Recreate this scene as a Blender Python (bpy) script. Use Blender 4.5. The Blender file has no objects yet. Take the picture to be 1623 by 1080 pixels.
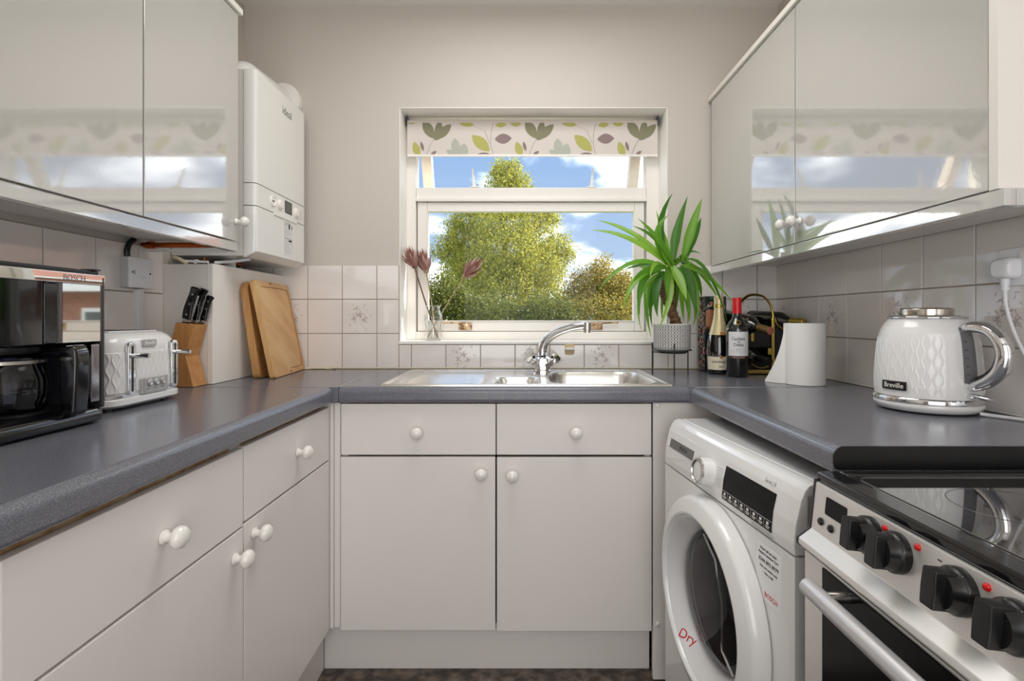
import bpy, bmesh, math, random
from mathutils import Vector, Matrix
PI = math.pi
random.seed(7)
SC = bpy.context.scene
COL = SC.collection
rad = math.radians

# ---------------------------------------------------------------- camera, sky, sun, lamps, exposure
F, D, H, U0, V0 = 816.0, 2.188, 1.15, 826.0, 504.0     # focal length in px of a 1623 px frame, distance to back wall, eye height
cam_d = bpy.data.cameras.new('camera'); cam = bpy.data.objects.new('camera', cam_d); COL.objects.link(cam)
cam.location = (0, -D, H); cam.rotation_euler = (rad(90), 0, 0)
cam_d.sensor_width = 36.0; cam_d.lens = F / 1623 * 36
cam_d.shift_x = -(U0 - 811.5) / 1623; cam_d.shift_y = -(540 - V0) / 1623
cam_d.clip_start = 0.02; cam_d.clip_end = 300
SC.camera = cam
SC.view_settings.view_transform = 'Standard'; SC.view_settings.look = 'None'
SC.view_settings.gamma = 1.0; SC.view_settings.use_curve_mapping = False
SC.view_settings.exposure = 0.0
SC.cycles.max_bounces = 10; SC.cycles.transparent_max_bounces = 12
SC.cycles.caustics_reflective = False; SC.cycles.caustics_refractive = False
SC.cycles.sample_clamp_indirect = 6.0

def lin(c):
    if isinstance(c, str):
        c = tuple(int(c[i:i+2], 16) for i in (0, 2, 4))
    return tuple((x/255/12.92 if x/255 <= .04045 else ((x/255+.055)/1.055)**2.4) for x in c[:3]) + (1.0,)

w = bpy.data.worlds.new('sky'); SC.world = w; w.use_nodes = True
nt = w.node_tree; nt.nodes.clear()
def N(nt, t, **k):
    n = nt.nodes.new(t)
    for a, v in k.items():
        if a == 'i':
            for kk, vv in v.items(): n.inputs[kk].default_value = vv
        else: setattr(n, a, v)
    return n
tc = N(nt, 'ShaderNodeTexCoord')
sx = N(nt, 'ShaderNodeSeparateXYZ'); nt.links.new(tc.outputs['Generated'], sx.inputs[0])
rmp = N(nt, 'ShaderNodeValToRGB')
rmp.color_ramp.elements[0].position = 0.0; rmp.color_ramp.elements[0].color = lin((200, 220, 247))
rmp.color_ramp.elements[1].position = 0.45; rmp.color_ramp.elements[1].color = lin((136, 182, 240))
nt.links.new(sx.outputs['Z'], rmp.inputs['Fac'])
mp = N(nt, 'ShaderNodeMapping', i={'Scale': (2.2, 2.2, 4.2), 'Location': (8.8, 3.1, 0.2)})
nt.links.new(tc.outputs['Generated'], mp.inputs['Vector'])
ns = N(nt, 'ShaderNodeTexNoise', i={'Scale': 2.4, 'Detail': 8.0, 'Roughness': 0.52, 'Distortion': 0.25})
nt.links.new(mp.outputs[0], ns.inputs['Vector'])
cr = N(nt, 'ShaderNodeValToRGB')
cr.color_ramp.elements[0].position = 0.43; cr.color_ramp.elements[0].color = (0, 0, 0, 1)
cr.color_ramp.elements[1].position = 0.74; cr.color_ramp.elements[1].color = (1, 1, 1, 1)
nt.links.new(ns.outputs['Fac'], cr.inputs['Fac'])
mx = N(nt, 'ShaderNodeMixRGB'); mx.inputs['Color2'].default_value = (9.0, 9.1, 9.3, 1)     # sunlit cloud, several times brighter than the blue
pw_ = N(nt, 'ShaderNodeMath', operation='POWER', i={1: 1.8}); nt.links.new(cr.outputs['Color'], pw_.inputs[0]); nt.links.new(pw_.outputs[0], mx.inputs['Fac']); nt.links.new(rmp.outputs['Color'], mx.inputs['Color1'])
bg = N(nt, 'ShaderNodeBackground', i={'Strength': 1.0})
nt.links.new(mx.outputs[0], bg.inputs['Color'])
wo = N(nt, 'ShaderNodeOutputWorld'); nt.links.new(bg.outputs[0], wo.inputs[0])

def lamp(name, typ, loc, rot, energy, color, **k):
    l = bpy.data.lights.new(name, typ); l.energy = energy; l.color = color
    for a, v in k.items(): setattr(l, a, v)
    o = bpy.data.objects.new(name, l); o.location = loc; o.rotation_euler = rot; COL.objects.link(o); return o
def aim(v):      # rotation that makes a lamp shine along v
    return Vector(v).to_track_quat('-Z', 'Y').to_euler()
sun = lamp('sun', 'SUN', (6, 3, 8), aim((-1.0, -0.20, -0.62)), 9.0, (1.0, 0.93, 0.80), angle=rad(0.6))
lamp('ceiling_fill_light', 'AREA', (0.0, -0.85, 2.44), (0, 0, 0), 12, (1.0, 0.99, 0.975), shape='RECTANGLE', size=0.8, size_y=0.8)  # fill lamp added out of view overhead to brighten the interior
lamp('rear_fill_light', 'AREA', (0.1, -3.35, 1.35), aim((0, 1, 0.02)), 30, (0.97, 0.985, 1.0), shape='RECTANGLE', size=1.5, size_y=1.9)  # fill lamp added behind the camera; the rear wall has no doorway

# ---------------------------------------------------------------- materials
MATS = {}
def P(name, col, rough=.5, metal=0., coat=0., ior=1.5, bump=None, noise=None, alpha=None, emit=None, trans=0., spec=None, sss=0.):
    m = bpy.data.materials.new(name); m.use_nodes = True; t = m.node_tree; b = t.nodes['Principled BSDF']
    c = lin(col)
    b.inputs['Base Color'].default_value = c; b.inputs['Roughness'].default_value = rough
    b.inputs['Metallic'].default_value = metal; b.inputs['IOR'].default_value = ior
    b.inputs['Coat Weight'].default_value = coat; b.inputs['Coat Roughness'].default_value = .03
    b.inputs['Transmission Weight'].default_value = trans
    if spec is not None: b.inputs['Specular IOR Level'].default_value = spec
    if emit: b.inputs['Emission Color'].default_value = lin(emit[0]); b.inputs['Emission Strength'].default_value = emit[1]
    co = None
    if bump or noise:
        co = N(t, 'ShaderNodeTexCoord')
    if bump:       # (scale, strength, distance)
        n = N(t, 'ShaderNodeTexNoise', i={'Scale': bump[0], 'Detail': 3.0}); t.links.new(co.outputs['Object'], n.inputs['Vector'])
        bp = N(t, 'ShaderNodeBump', i={'Strength': bump[1], 'Distance': bump[2]}); t.links.new(n.outputs['Fac'], bp.inputs['Height'])
        t.links.new(bp.outputs[0], b.inputs['Normal'])
        if coat: t.links.new(bp.outputs[0], b.inputs['Coat Normal'])
    if noise:      # (other colour, scale, low, high, stretch)
        n = N(t, 'ShaderNodeTexNoise', i={'Scale': noise[1], 'Detail': 4.0})
        if len(noise) > 4:
            mpp = N(t, 'ShaderNodeMapping', i={'Scale': noise[4]}); t.links.new(co.outputs['Object'], mpp.inputs['Vector']); t.links.new(mpp.outputs[0], n.inputs['Vector'])
        else: t.links.new(co.outputs['Object'], n.inputs['Vector'])
        r = N(t, 'ShaderNodeValToRGB'); e = r.color_ramp.elements
        e[0].position = noise[2]; e[1].position = noise[3]; e[0].color = c; e[1].color = lin(noise[0])
        t.links.new(n.outputs['Fac'], r.inputs['Fac']); t.links.new(r.outputs['Color'], b.inputs['Base Color'])
    MATS[name] = m
    return m
def glassy(name, tint=(1, 1, 1), refl=1.45, rough=0.0, extra=1.0):
    m = bpy.data.materials.new(name); m.use_nodes = True; t = m.node_tree; t.nodes.clear()
    tr = N(t, 'ShaderNodeBsdfTransparent'); tr.inputs[0].default_value = (*tint, 1)
    gl = N(t, 'ShaderNodeBsdfGlossy', i={'Roughness': rough}); fr = N(t, 'ShaderNodeFresnel', i={'IOR': refl})
    mu = N(t, 'ShaderNodeMath', operation='MULTIPLY', i={1: extra}); t.links.new(fr.outputs[0], mu.inputs[0])
    ge = N(t, 'ShaderNodeNewGeometry'); fb = N(t, 'ShaderNodeMath', operation='SUBTRACT', i={0: 1.0}); t.links.new(ge.outputs['Backfacing'], fb.inputs[1])
    m2 = N(t, 'ShaderNodeMath', operation='MULTIPLY'); t.links.new(mu.outputs[0], m2.inputs[0]); t.links.new(fb.outputs[0], m2.inputs[1]); mu = m2     # reflect at the entry face only
    mi = N(t, 'ShaderNodeMixShader'); t.links.new(mu.outputs[0], mi.inputs[0]); t.links.new(tr.outputs[0], mi.inputs[1]); t.links.new(gl.outputs[0], mi.inputs[2])
    o = N(t, 'ShaderNodeOutputMaterial'); t.links.new(mi.outputs[0], o.inputs[0]); MATS[name] = m
    return m
def rimglass(name, tint, k, power, base=.04):      # clear glass that turns reflective towards its outline, from either side
    m = bpy.data.materials.new(name); m.use_nodes = True; t = m.node_tree; t.nodes.clear()
    tr = N(t, 'ShaderNodeBsdfTransparent'); tr.inputs[0].default_value = (*tint, 1); gl = N(t, 'ShaderNodeBsdfGlossy', i={'Roughness': .02})
    lw = N(t, 'ShaderNodeLayerWeight', i={'Blend': .5}); pw = N(t, 'ShaderNodeMath', operation='POWER', i={1: power}); t.links.new(lw.outputs['Facing'], pw.inputs[0])
    mu = N(t, 'ShaderNodeMath', operation='MULTIPLY_ADD', i={1: k, 2: base}); t.links.new(pw.outputs[0], mu.inputs[0])
    mi = N(t, 'ShaderNodeMixShader'); t.links.new(mu.outputs[0], mi.inputs[0]); t.links.new(tr.outputs[0], mi.inputs[1]); t.links.new(gl.outputs[0], mi.inputs[2])
    o = N(t, 'ShaderNodeOutputMaterial'); t.links.new(mi.outputs[0], o.inputs[0]); MATS[name] = m
    return m
def leafmat(name, c1, c2, c3, trans=.35, rough=.45, per_object=False):
    m = bpy.data.materials.new(name); m.use_nodes = True; t = m.node_tree; b = t.nodes['Principled BSDF']
    g = N(t, 'ShaderNodeNewGeometry'); r = N(t, 'ShaderNodeValToRGB'); e = r.color_ramp.elements
    e[0].color = lin(c1); e[1].color = lin(c3); x = e.new(.5); x.color = lin(c2)
    oi = N(t, 'ShaderNodeObjectInfo')
    t.links.new(oi.outputs['Random'] if per_object else g.outputs['Random Per Island'], r.inputs['Fac']); t.links.new(r.outputs[0], b.inputs['Base Color'])
    b.inputs['Roughness'].default_value = rough
    tl = N(t, 'ShaderNodeBsdfTranslucent'); t.links.new(r.outputs[0], tl.inputs['Color'])
    mi = N(t, 'ShaderNodeMixShader', i={0: trans}); t.links.new(b.outputs[0], mi.inputs[1]); t.links.new(tl.outputs[0], mi.inputs[2])
    t.links.new(mi.outputs[0], t.nodes['Material Output'].inputs[0]); MATS[name] = m
    return m
M_wall = P('wall_paint', (208, 200, 191), .6, bump=(60, .06, .002))
M_ceil = P('ceiling_paint', (250, 247, 242), .7)
M_white = P('white_gloss_paint', (246, 241, 234), .35)
M_reveal = P('reveal_paint', (250, 247, 242), .4)
M_gloss = P('gloss_door', (190, 188, 184), .06, coat=1.0, ior=1.6, bump=(140, .05, .0006))
MATS['gloss_door'].node_tree.nodes['Principled BSDF'].inputs['Coat IOR'].default_value = 2.3
M_satin = P('satin_door', (232, 226, 222), .32, ior=1.45)
M_carc = P('cabinet_board', (234, 229, 222), .4)
M_chip = P('raw_wood_rail', (206, 178, 142), .7, noise=((178, 140, 100), 30, .4, .6, (1, 8, 1)))
M_knob = P('glazed_knob', (236, 232, 226), .15, coat=.6)
M_grout = P('grout', (172, 158, 142), .85)
M_tile = P('glazed_tile', (238, 231, 226), .09, coat=.5, bump=(45, .10, .0012))
M_print = P('tile_print_mauve', (194, 180, 176), .25)
M_print2 = P('tile_print_green', (196, 194, 184), .25)
M_cook = P('brushed_aluminium', (236, 234, 230), .36, .55, bump=(300, .04, .0003))
M_top = P('worktop_laminate', (100, 101, 109), .22, noise=((150, 151, 160), 900, .52, .66), bump=(700, .08, .0004))
M_topend = P('worktop_end_black', (18, 18, 19), .35, noise=((120, 118, 112), 160, .74, .80))
M_strip = P('aluminium_strip', (205, 205, 205), .3, 1.0)
M_steel = P('brushed_steel', (206, 203, 198), .26, 1.0, bump=(300, .05, .0004))
M_sink = P('sink_steel', (226, 223, 218), .27, 1.0, bump=(260, .06, .0004))
M_chrome = P('chrome', (225, 225, 226), .05, 1.0)
M_mirror = P('mirror_chrome', (214, 210, 206), .03, 1.0)
M_black = P('black_gloss', (9, 9, 11), .10, coat=.2)
M_blackm = P('black_plastic', (20, 20, 21), .35)
M_dark = P('dark_grey_plastic', (62, 58, 60), .3)
M_appl = P('white_appliance', (233, 232, 230), .22, coat=.4)
M_boiler = P('boiler_white', (238, 236, 232), .25, coat=.3)
M_plast = P('white_plastic', (238, 238, 240), .3)
M_cream = P('cream_plastic', (226, 212, 180), .45)
M_grey = P('grey_print', (120, 118, 116), .5)
M_greyl = P('pale_grey_print', (176, 174, 172), .5)
M_blk = P('black_print', (24, 24, 26), .5, spec=.2)
M_red = P('red_print', (200, 30, 34), .5)
M_floor = P('vinyl_floor', (58, 48, 42), .45, noise=((118, 104, 92), 26, .42, .66), bump=(60, .2, .002))
M_bamboo = P('bamboo', (220, 178, 122), .42, noise=((202, 150, 92), 9, .35, .65, (9, .5, .5)))
M_bamboo2 = P('bamboo_darker', (206, 156, 98), .45, noise=((180, 126, 72), 9, .35, .65, (9, 9, .5)))
M_block = P('beech_block', (206, 150, 88), .42, noise=((188, 128, 70), 10, .35, .65, (12, 3, .6)))
M_copper = P('copper_pipe', (186, 96, 48), .25, 1.0)
M_glass = glassy('window_glass', (.985, .99, .985), 1.3, extra=.6)
M_vase = rimglass('vase_glass', (.975, .985, .985), .9, 2.2)
M_carafe = rimglass('carafe_glass', (.34, .36, .42), .6, 2.5, .06)
M_doorglass = glassy('washer_glass', (.34, .33, .34), 1.5, extra=.9)
M_wine = P('wine_glass_dark', (10, 12, 9), .05, coat=1.0)
M_foil = P('gold_foil', (224, 208, 162), .36, .4)
M_gold = P('gold_metal', (206, 180, 96), .3, 1.0)
M_redfoil = P('red_capsule', (206, 22, 26), .28)
M_label = P('paper_label', (226, 226, 226), .6)
M_labelc = P('cream_label', (232, 222, 196), .6)
M_paper = P('paper_towel', (240, 238, 234), .85, bump=(220, .25, .001))
M_navy = P('gift_box_navy', (22, 26, 32), .4)
M_pink = P('print_pink', (226, 130, 116), .5)
M_pinkl = P('print_blush', (236, 186, 170), .5)
M_teal = P('print_teal', (92, 132, 122), .5)
M_tan = P('print_tan', (190, 128, 92), .5)
M_leather = P('black_leather', (16, 15, 14), .35)
M_blind = P('blind_cloth', (222, 213, 205), .8)
M_bl_green = P('blind_print_lime', (184, 182, 104), .8)
M_bl_olive = P('blind_print_olive', (138, 136, 108), .8)
M_bl_mauve = P('blind_print_mauve', (146, 126, 126), .8)
M_bl_grey = P('blind_print_sage', (186, 188, 176), .8)
M_trunkp = P('yucca_cane', (120, 88, 58), .8, noise=((74, 52, 36), 40, .4, .6, (1, 1, 4)), bump=(60, .6, .004))
M_soil = P('potting_soil', (48, 36, 28), .95)
M_stem = P('dried_stem', (122, 88, 74), .8)
M_stem2 = P('pale_dried_stem', (170, 148, 116), .8)
M_protea = leafmat('protea_bract', (128, 70, 62), (176, 126, 114), (232, 208, 194), .25, .6)
M_yucca = leafmat('yucca_leaf', (66, 118, 34), (110, 168, 46), (146, 190, 66), .42, .28, True)
M_birch = leafmat('birch_leaf', (112, 120, 44), (172, 172, 64), (222, 212, 98), .5)
M_bush = leafmat('bush_leaf', (108, 104, 50), (160, 146, 68), (208, 184, 92), .48)
M_hedge = leafmat('hedge_leaf', (70, 80, 34), (104, 112, 44), (154, 152, 62), .45)
M_bark = P('bark', (118, 106, 94), .9, bump=(12, .6, .03))
M_grass = P('garden_grass', (92, 112, 52), .95)
M_brick = P('house_brick', (168, 112, 90), .9)
M_rooft = P('roof_tile', (150, 96, 78), .9)
M_lampred = P('red_neon_lens', (190, 16, 16), .15, emit=((255, 30, 20), .08))
M_lcd = P('boiler_lcd', (92, 96, 88), .2)
M_amber = P('amber_print', (186, 120, 60), .5)

# ---------------------------------------------------------------- building kit
FR = {}
class B:
    def __init__(s, M=None): s.bm = bmesh.new(); s.M = M or Matrix()
    def add(s, t, mi=0):
        mp_ = {}
        for v in t.verts: mp_[v] = s.bm.verts.new(s.M @ v.co)
        for f in t.faces:
            try: g = s.bm.faces.new([mp_[v] for v in f.verts]); g.material_index = mi
            except ValueError: pass
        t.free(); return s
    def box(s, x0, x1, y0, y1, z0, z1, bev=0, seg=2, mi=0):
        t = bmesh.new(); bmesh.ops.create_cube(t, size=1)
        for v in t.verts:
            v.co = Vector(((x0+x1)/2 + v.co.x*(x1-x0), (y0+y1)/2 + v.co.y*(y1-y0), (z0+z1)/2 + v.co.z*(z1-z0)))
        if bev: bmesh.ops.bevel(t, geom=t.edges[:], offset=bev, segments=seg, profile=.5, affect='EDGES')
        return s.add(t, mi)
    def prism(s, pts, axis, a0, a1, bev=0, seg=2, mi=0):
        t = bmesh.new()
        def co(p, a): return {'x': (a, p[0], p[1]), 'y': (p[0], a, p[1]), 'z': (p[0], p[1], a)}[axis]
        A = [t.verts.new(co(p, a0)) for p in pts]; C = [t.verts.new(co(p, a1)) for p in pts]; n = len(pts)
        t.faces.new(A[::-1]); t.faces.new(C)
        for i in range(n): t.faces.new([A[i], A[(i+1) % n], C[(i+1) % n], C[i]])
        bmesh.ops.recalc_face_normals(t, faces=t.faces[:])
        if bev: bmesh.ops.bevel(t, geom=t.edges[:], offset=bev, segments=seg, profile=.5, affect='EDGES')
        return s.add(t, mi)
    def loft(s, rings, cap=True, closed=True, mi=0):
        V = [[s.bm.verts.new(s.M @ Vector(p)) for p in r] for r in rings]
        n = len(V[0])
        for a, c in zip(V, V[1:]):
            for i in range(n if closed else n-1):
                f = s.bm.faces.new([a[i], a[(i+1) % n], c[(i+1) % n], c[i]]); f.material_index = mi
        if cap and closed:
            for r, rev in ((V[0], True), (V[-1], False)):
                f = s.bm.faces.new(r[::-1] if rev else r); f.material_index = mi
        return s
    def tube(s, pts, r, n=10, cap=True, mi=0, flat=None):
        pts = [Vector(p) for p in pts]; m = len(pts); rr = r if isinstance(r, (list, tuple)) else [r]*m
        T = [(pts[min(i+1, m-1)] - pts[max(i-1, 0)]).normalized() for i in range(m)]
        up = Vector((0, 0, 1)) if abs(T[0].z) < .9 else Vector((0, 1, 0))
        nn = (up - T[0]*up.dot(T[0])).normalized(); rings = []
        for i in range(m):
            nn = (nn - T[i]*nn.dot(T[i])).normalized(); bb = T[i].cross(nn)
            fx, fy = flat or (1, 1)
            rings.append([pts[i] + nn*(math.cos(2*PI*k/n)*rr[i]*fx) + bb*(math.sin(2*PI*k/n)*rr[i]*fy) for k in range(n)])
        return s.loft(rings, cap, True, mi)
    def lathe(s, prof, n=32, a0=0., a1=2*PI, cap=True, mi=0):
        full = abs(a1 - a0 - 2*PI) < 1e-6
        m = n if full else n+1
        rings = [[(r*math.cos(a0+(a1-a0)*k/n), r*math.sin(a0+(a1-a0)*k/n), z) for k in range(m)] for r, z in prof]
        return s.loft(rings, cap and full, full, mi)
    def poly(s, pts, mi=0):
        f = s.bm.faces.new([s.bm.verts.new(s.M @ Vector(p)) for p in pts]); f.material_index = mi; return s
def spline(pts, n=8):       # Catmull-Rom through points
    P_ = [Vector(p) for p in pts]; P_ = [2*P_[0]-P_[1]] + P_ + [2*P_[-1]-P_[-2]]; out = []
    for i in range(1, len(P_)-2):
        for k in range(n):
            t = k/n; a, b, c, d = P_[i-1:i+3]
            out.append(.5*((2*b) + (c-a)*t + (2*a-5*b+4*c-d)*t*t + (3*b-a-3*c+d)*t**3))
    out.append(P_[-2]); return out
def rrect(x0, x1, y0, y1, r, n=6):
    out = []
    for cx, cy, a in ((x1-r, y1-r, 0), (x0+r, y1-r, 90), (x0+r, y0+r, 180), (x1-r, y0+r, 270)):
        for k in range(n+1):
            t = rad(a + 90*k/n); out.append((cx + r*math.cos(t), cy + r*math.sin(t)))
    return out
def ax(o, z, x=None):       # frame at o whose local z points along z
    z = Vector(z).normalized(); x = Vector(x) if x is not None else (Vector((1, 0, 0)) if abs(z.x) < .9 else Vector((0, 1, 0)))
    x = (x - z*x.dot(z)).normalized(); y = z.cross(x)
    return Matrix(((x.x, y.x, z.x, o[0]), (x.y, y.y, z.y, o[1]), (x.z, y.z, z.z, o[2]), (0, 0, 0, 1)))
def at(u, v, Y):            # photo pixel + depth behind the back wall plane -> metres
    s = F/(Y + D); return Vector(((u-U0)/s, Y, H - (v-V0)/s))
def tag(o, label=None, cat=None, group=None, kind=None):
    if label: o['label'] = label
    if cat: o['category'] = cat
    if group: o['group'] = group
    if kind: o['kind'] = kind
    return o
def thing(name, label, cat, loc=(0, 0, 0), rz=0., group=None, kind=None):
    o = bpy.data.objects.new(name, None); COL.objects.link(o); o.location = loc; o.rotation_euler = (0, 0, rz)
    o.empty_display_size = .05
    FR[o.name] = Matrix.Translation(loc) @ Matrix.Rotation(rz, 4, 'Z')
    return tag(o, label, cat, group, kind)
def finish(me, smooth):
    if smooth:
        me.polygons.foreach_set('use_smooth', [True]*len(me.polygons)); me.set_sharp_from_angle(angle=rad(smooth))
def part(name, b, mat, parent=None, world=True, smooth=38, label=None, fix=True, kind=None):
    if fix: bmesh.ops.recalc_face_normals(b.bm, faces=b.bm.faces[:])
    me = bpy.data.meshes.new(name); b.bm.to_mesh(me); b.bm.free()
    for m in (mat if isinstance(mat, (list, tuple)) else [mat]): me.materials.append(m)
    if parent is not None and world: me.transform(FR[parent.name].inverted())
    finish(me, smooth)
    o = bpy.data.objects.new(name, me); COL.objects.link(o)
    if smooth and smooth <= 50:
        wn = o.modifiers.new('weighted_normals', 'WEIGHTED_NORMAL'); wn.keep_sharp = True; wn.weight = 100
    if parent is not None: o.parent = parent; FR[o.name] = FR[parent.name]
    else: FR[o.name] = Matrix()
    if label: o['label'] = label
    if kind: o['kind'] = kind
    return o
def solo(name, b, mat, label, cat, loc, smooth=38, group=None, fix=True):
    o = part(name, b, mat, None, smooth=smooth, fix=fix); o.data.transform(Matrix.Translation(Vector(loc)*-1)); o.location = loc
    FR[o.name] = Matrix.Translation(loc)
    return tag(o, label, cat, group)
def struct(name, b, mat, parent=None, smooth=38):
    return part(name, b, mat, parent, smooth=smooth, kind=None if parent else 'structure')
def inst(name, me, parent, M):    # shared mesh placed by a world matrix under parent
    o = bpy.data.objects.new(name, me); COL.objects.link(o); o.parent = parent
    L = FR[parent.name].inverted() @ M if parent is not None else M
    o.matrix_local = L if parent is not None else M
    if parent is None: o.matrix_world = M
    FR[o.name] = M
    return o
def text(name, body, size, o, right, up, mat, parent, wrap=None, ext=.0003, align='CENTER', sx=1.0):
    cu = bpy.data.curves.new('lettering', 'FONT'); cu.body = body; cu.size = size; cu.align_x = align; cu.align_y = 'CENTER'
    cu.extrude = ext; cu.resolution_u = 3
    ob = bpy.data.objects.new('lettering', cu); me = bpy.data.meshes.new_from_object(ob)
    bpy.data.objects.remove(ob); bpy.data.curves.remove(cu)
    if sx != 1.0: me.transform(Matrix.Diagonal((sx, 1, 1, 1)))
    if wrap:      # (centre, radius, angle): lettering bent round a vertical cylinder
        c, R, a0 = wrap
        for v in me.vertices:
            a = a0 + v.co.x/R; r = R + v.co.z
            v.co = Vector((c[0] + r*math.cos(a), c[1] + r*math.sin(a), c[2] + v.co.y))
    else:
        right = Vector(right).normalized(); up = Vector(up); up = (up - right*up.dot(right)).normalized(); n = right.cross(up)
        me.transform(Matrix(((right.x, up.x, n.x, o[0]), (right.y, up.y, n.y, o[1]), (right.z, up.z, n.z, o[2]), (0, 0, 0, 1))))
    me.materials.clear(); me.materials.append(mat)
    me.transform(FR[parent.name].inverted()); me.name = name
    t = bpy.data.objects.new(name, me); COL.objects.link(t); t.parent = parent; FR[t.name] = FR[parent.name]
    return t
def dup(root, name=None):
    c = root.copy(); COL.objects.link(c); FR[c.name] = FR[root.name]
    for ch in list(root.children):
        d = ch.copy(); COL.objects.link(d); d.parent = c
        for g in ch.children:
            e = g.copy(); COL.objects.link(e); e.parent = d
    return c
# ---------------------------------------------------------------- room shell
XL, XR, ZC, YR = -1.175, 1.09, 2.474, -3.6
RX0, RX1, RZ0, RZ1, RD = -0.517, 0.622, 1.051, 2.045, 0.13      # window reveal
b = B(); b.box(XL-.1, RX0, 0, .24, 0, ZC); b.box(RX1, XR+.1, 0, .24, 0, ZC); b.box(RX0, RX1, 0, .24, 0, RZ0-.012); b.box(RX0, RX1, 0, .24, RZ1, ZC)
wall_back = struct('wall_back', b, M_wall, smooth=0)
wall_left = struct('wall_left', B().box(XL-.1, XL, YR, 0, 0, ZC), M_wall, smooth=0)
wall_right = struct('wall_right', B().box(XR, XR+.1, YR, 0, 0, ZC), M_wall, smooth=0)
wall_rear = struct('wall_rear', B().box(XL-.1, XR+.1, YR-.1, YR, 0, ZC), M_wall, smooth=0)
struct('floor', B().box(XL-.1, XR+.1, YR-.1, .24, -.08, 0), M_floor, smooth=0)
struct('ceiling', B().box(XL-.1, XR+.1, YR-.1, .24, ZC, ZC+.1), M_ceil, smooth=0)
b = B(); b.box(RX0, RX0+.003, 0, RD, RZ0, RZ1); b.box(RX1-.003, RX1, 0, RD, RZ0, RZ1); b.box(RX0, RX1, 0, RD, RZ1-.003, RZ1)
struct('trim_1', b, M_reveal, smooth=0)
struct('trim_2', B().box(RX0-.002, RX1+.002, -.012, RD+.02, RZ0-.014, RZ0, .004), M_reveal)          # sill board
b = B(); b.box(XL+.01, XR-.01, -.010, -.001, .9335, .9405, .003); struct('trim_3', b, M_cream)        # sealant behind the worktop
b = B(); b.box(XR-.010, XR-.001, -1.9, -.01, .9335, .9395, .003); struct('trim_4', b, M_white)

# wall tiles, each a part of its wall
TM = {}
def tile_mesh(wd, ht):
    k = (round(wd, 4), round(ht, 4))
    if k not in TM:
        t = B(); e = .0016; x, y = wd/2, ht/2
        t.loft([[(-x, -y, -.004), (x, -y, -.004), (x, y, -.004), (-x, y, -.004)], [(-x, -y, .0042), (x, -y, .0042), (x, y, .0042), (-x, y, .0042)],
                [(-x+e, -y+e, .006), (x-e, -y+e, .006), (x-e, y-e, .006), (-x+e, y-e, .006)]])
        bmesh.ops.recalc_face_normals(t.bm, faces=t.bm.faces[:])
        me = bpy.data.meshes.new('tile'); t.bm.to_mesh(me); t.bm.free(); me.materials.append(M_tile); TM[k] = me
    return TM[k]
def print_mesh(seed):
    R = random.Random(seed); t = B()
    def petal(cx, cy, a, l, wd, mi):
        n = 8; t.poly([(cx + l*(.5+.5*math.cos(2*PI*k/n))*math.cos(a) - wd*math.sin(2*PI*k/n)*math.sin(a),
                        cy + l*(.5+.5*math.cos(2*PI*k/n))*math.sin(a) + wd*math.sin(2*PI*k/n)*math.cos(a), .00615 + R.random()*.0002) for k in range(n)], mi)
    for cx, cy, r in ((0, .008, .017), (-.022, -.01, .012), (.02, -.014, .012), (-.012, .034, .009)):
        for k in range(6): petal(cx, cy, k*PI/3 + R.random(), r, r*.16, 0)
    for k in range(34):
        a = R.random()*2*PI; q = .02 + R.random()*.036; petal(q*math.cos(a)*.85, q*math.sin(a)*1.1, R.random()*6.3, .008 + .009*R.random(), .0014, 1 if R.random() < .6 else 0)
    me = bpy.data.meshes.new('flower_print'); t.bm.to_mesh(me); t.bm.free(); me.materials.append(M_print); me.materials.append(M_print2); return me
PRN = [print_mesh(s) for s in (3, 4)]
def place_tile(wall, org, rot, x0, x1, z0, z1, flower=False):
    g = .0014
    if x1 - x0 < .012 or z1 - z0 < .012: return
    M = Matrix.Translation(org) @ rot @ Matrix.Translation(((x0+x1)/2, (z0+z1)/2, 0))
    o = inst('tile', tile_mesh(x1-x0-2*g, z1-z0-2*g), wall, M)
    if flower:
        f = inst('flower_print', PRN[flower % 2], o, M); f['label'] = 'faded floral print on the tile'
R_back = Matrix.Rotation(PI/2, 4, 'X'); R_right = Matrix.Rotation(-PI/2, 4, 'Z') @ R_back; R_left = Matrix.Rotation(PI/2, 4, 'Z') @ R_back
ROWS = [(.9365, 1.0830), (1.0830, 1.2280), (1.2280, 1.3725)]
def clip(x0, x1, z0, z1, rects):
    for a, c, d, e in rects:
        X0, X1, Z0, Z1 = max(x0, a), min(x1, c), max(z0, d), min(z1, e)
        if X1 > X0 and Z1 > Z0: yield X0, X1, Z0, Z1
# back wall: local x = X
allow = [(XL+.006, RX0-.001, .93, 1.38), (RX1+.001, XR-.006, .93, 1.38), (RX0-.001, RX1+.001, .93, RZ0-.015)]
FL_BACK = {(-2, 1): 1, (-4, 1): 1, (1, 0): 2, (3, 0): 1, (5, 0): 2, (-1, 5): 1, (9, 1): 2}
for k in range(-5, 12):
    x0 = -.4649 + .14638*k
    for r, (z0, z1) in enumerate(ROWS):
        for q in clip(x0, x0+.14638, z0, z1, allow): place_tile(wall_back, (0, -.004, 0), R_back, *q, flower=FL_BACK.get((k, r), False))
struct('grout_bed', B().box(XL, RX0, -.004, 0, .93, 1.3725).box(RX1, XR, -.004, 0, .93, 1.3725).box(RX0, RX1, -.004, 0, .93, RZ0-.014), M_grout, wall_back, 0)
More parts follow.
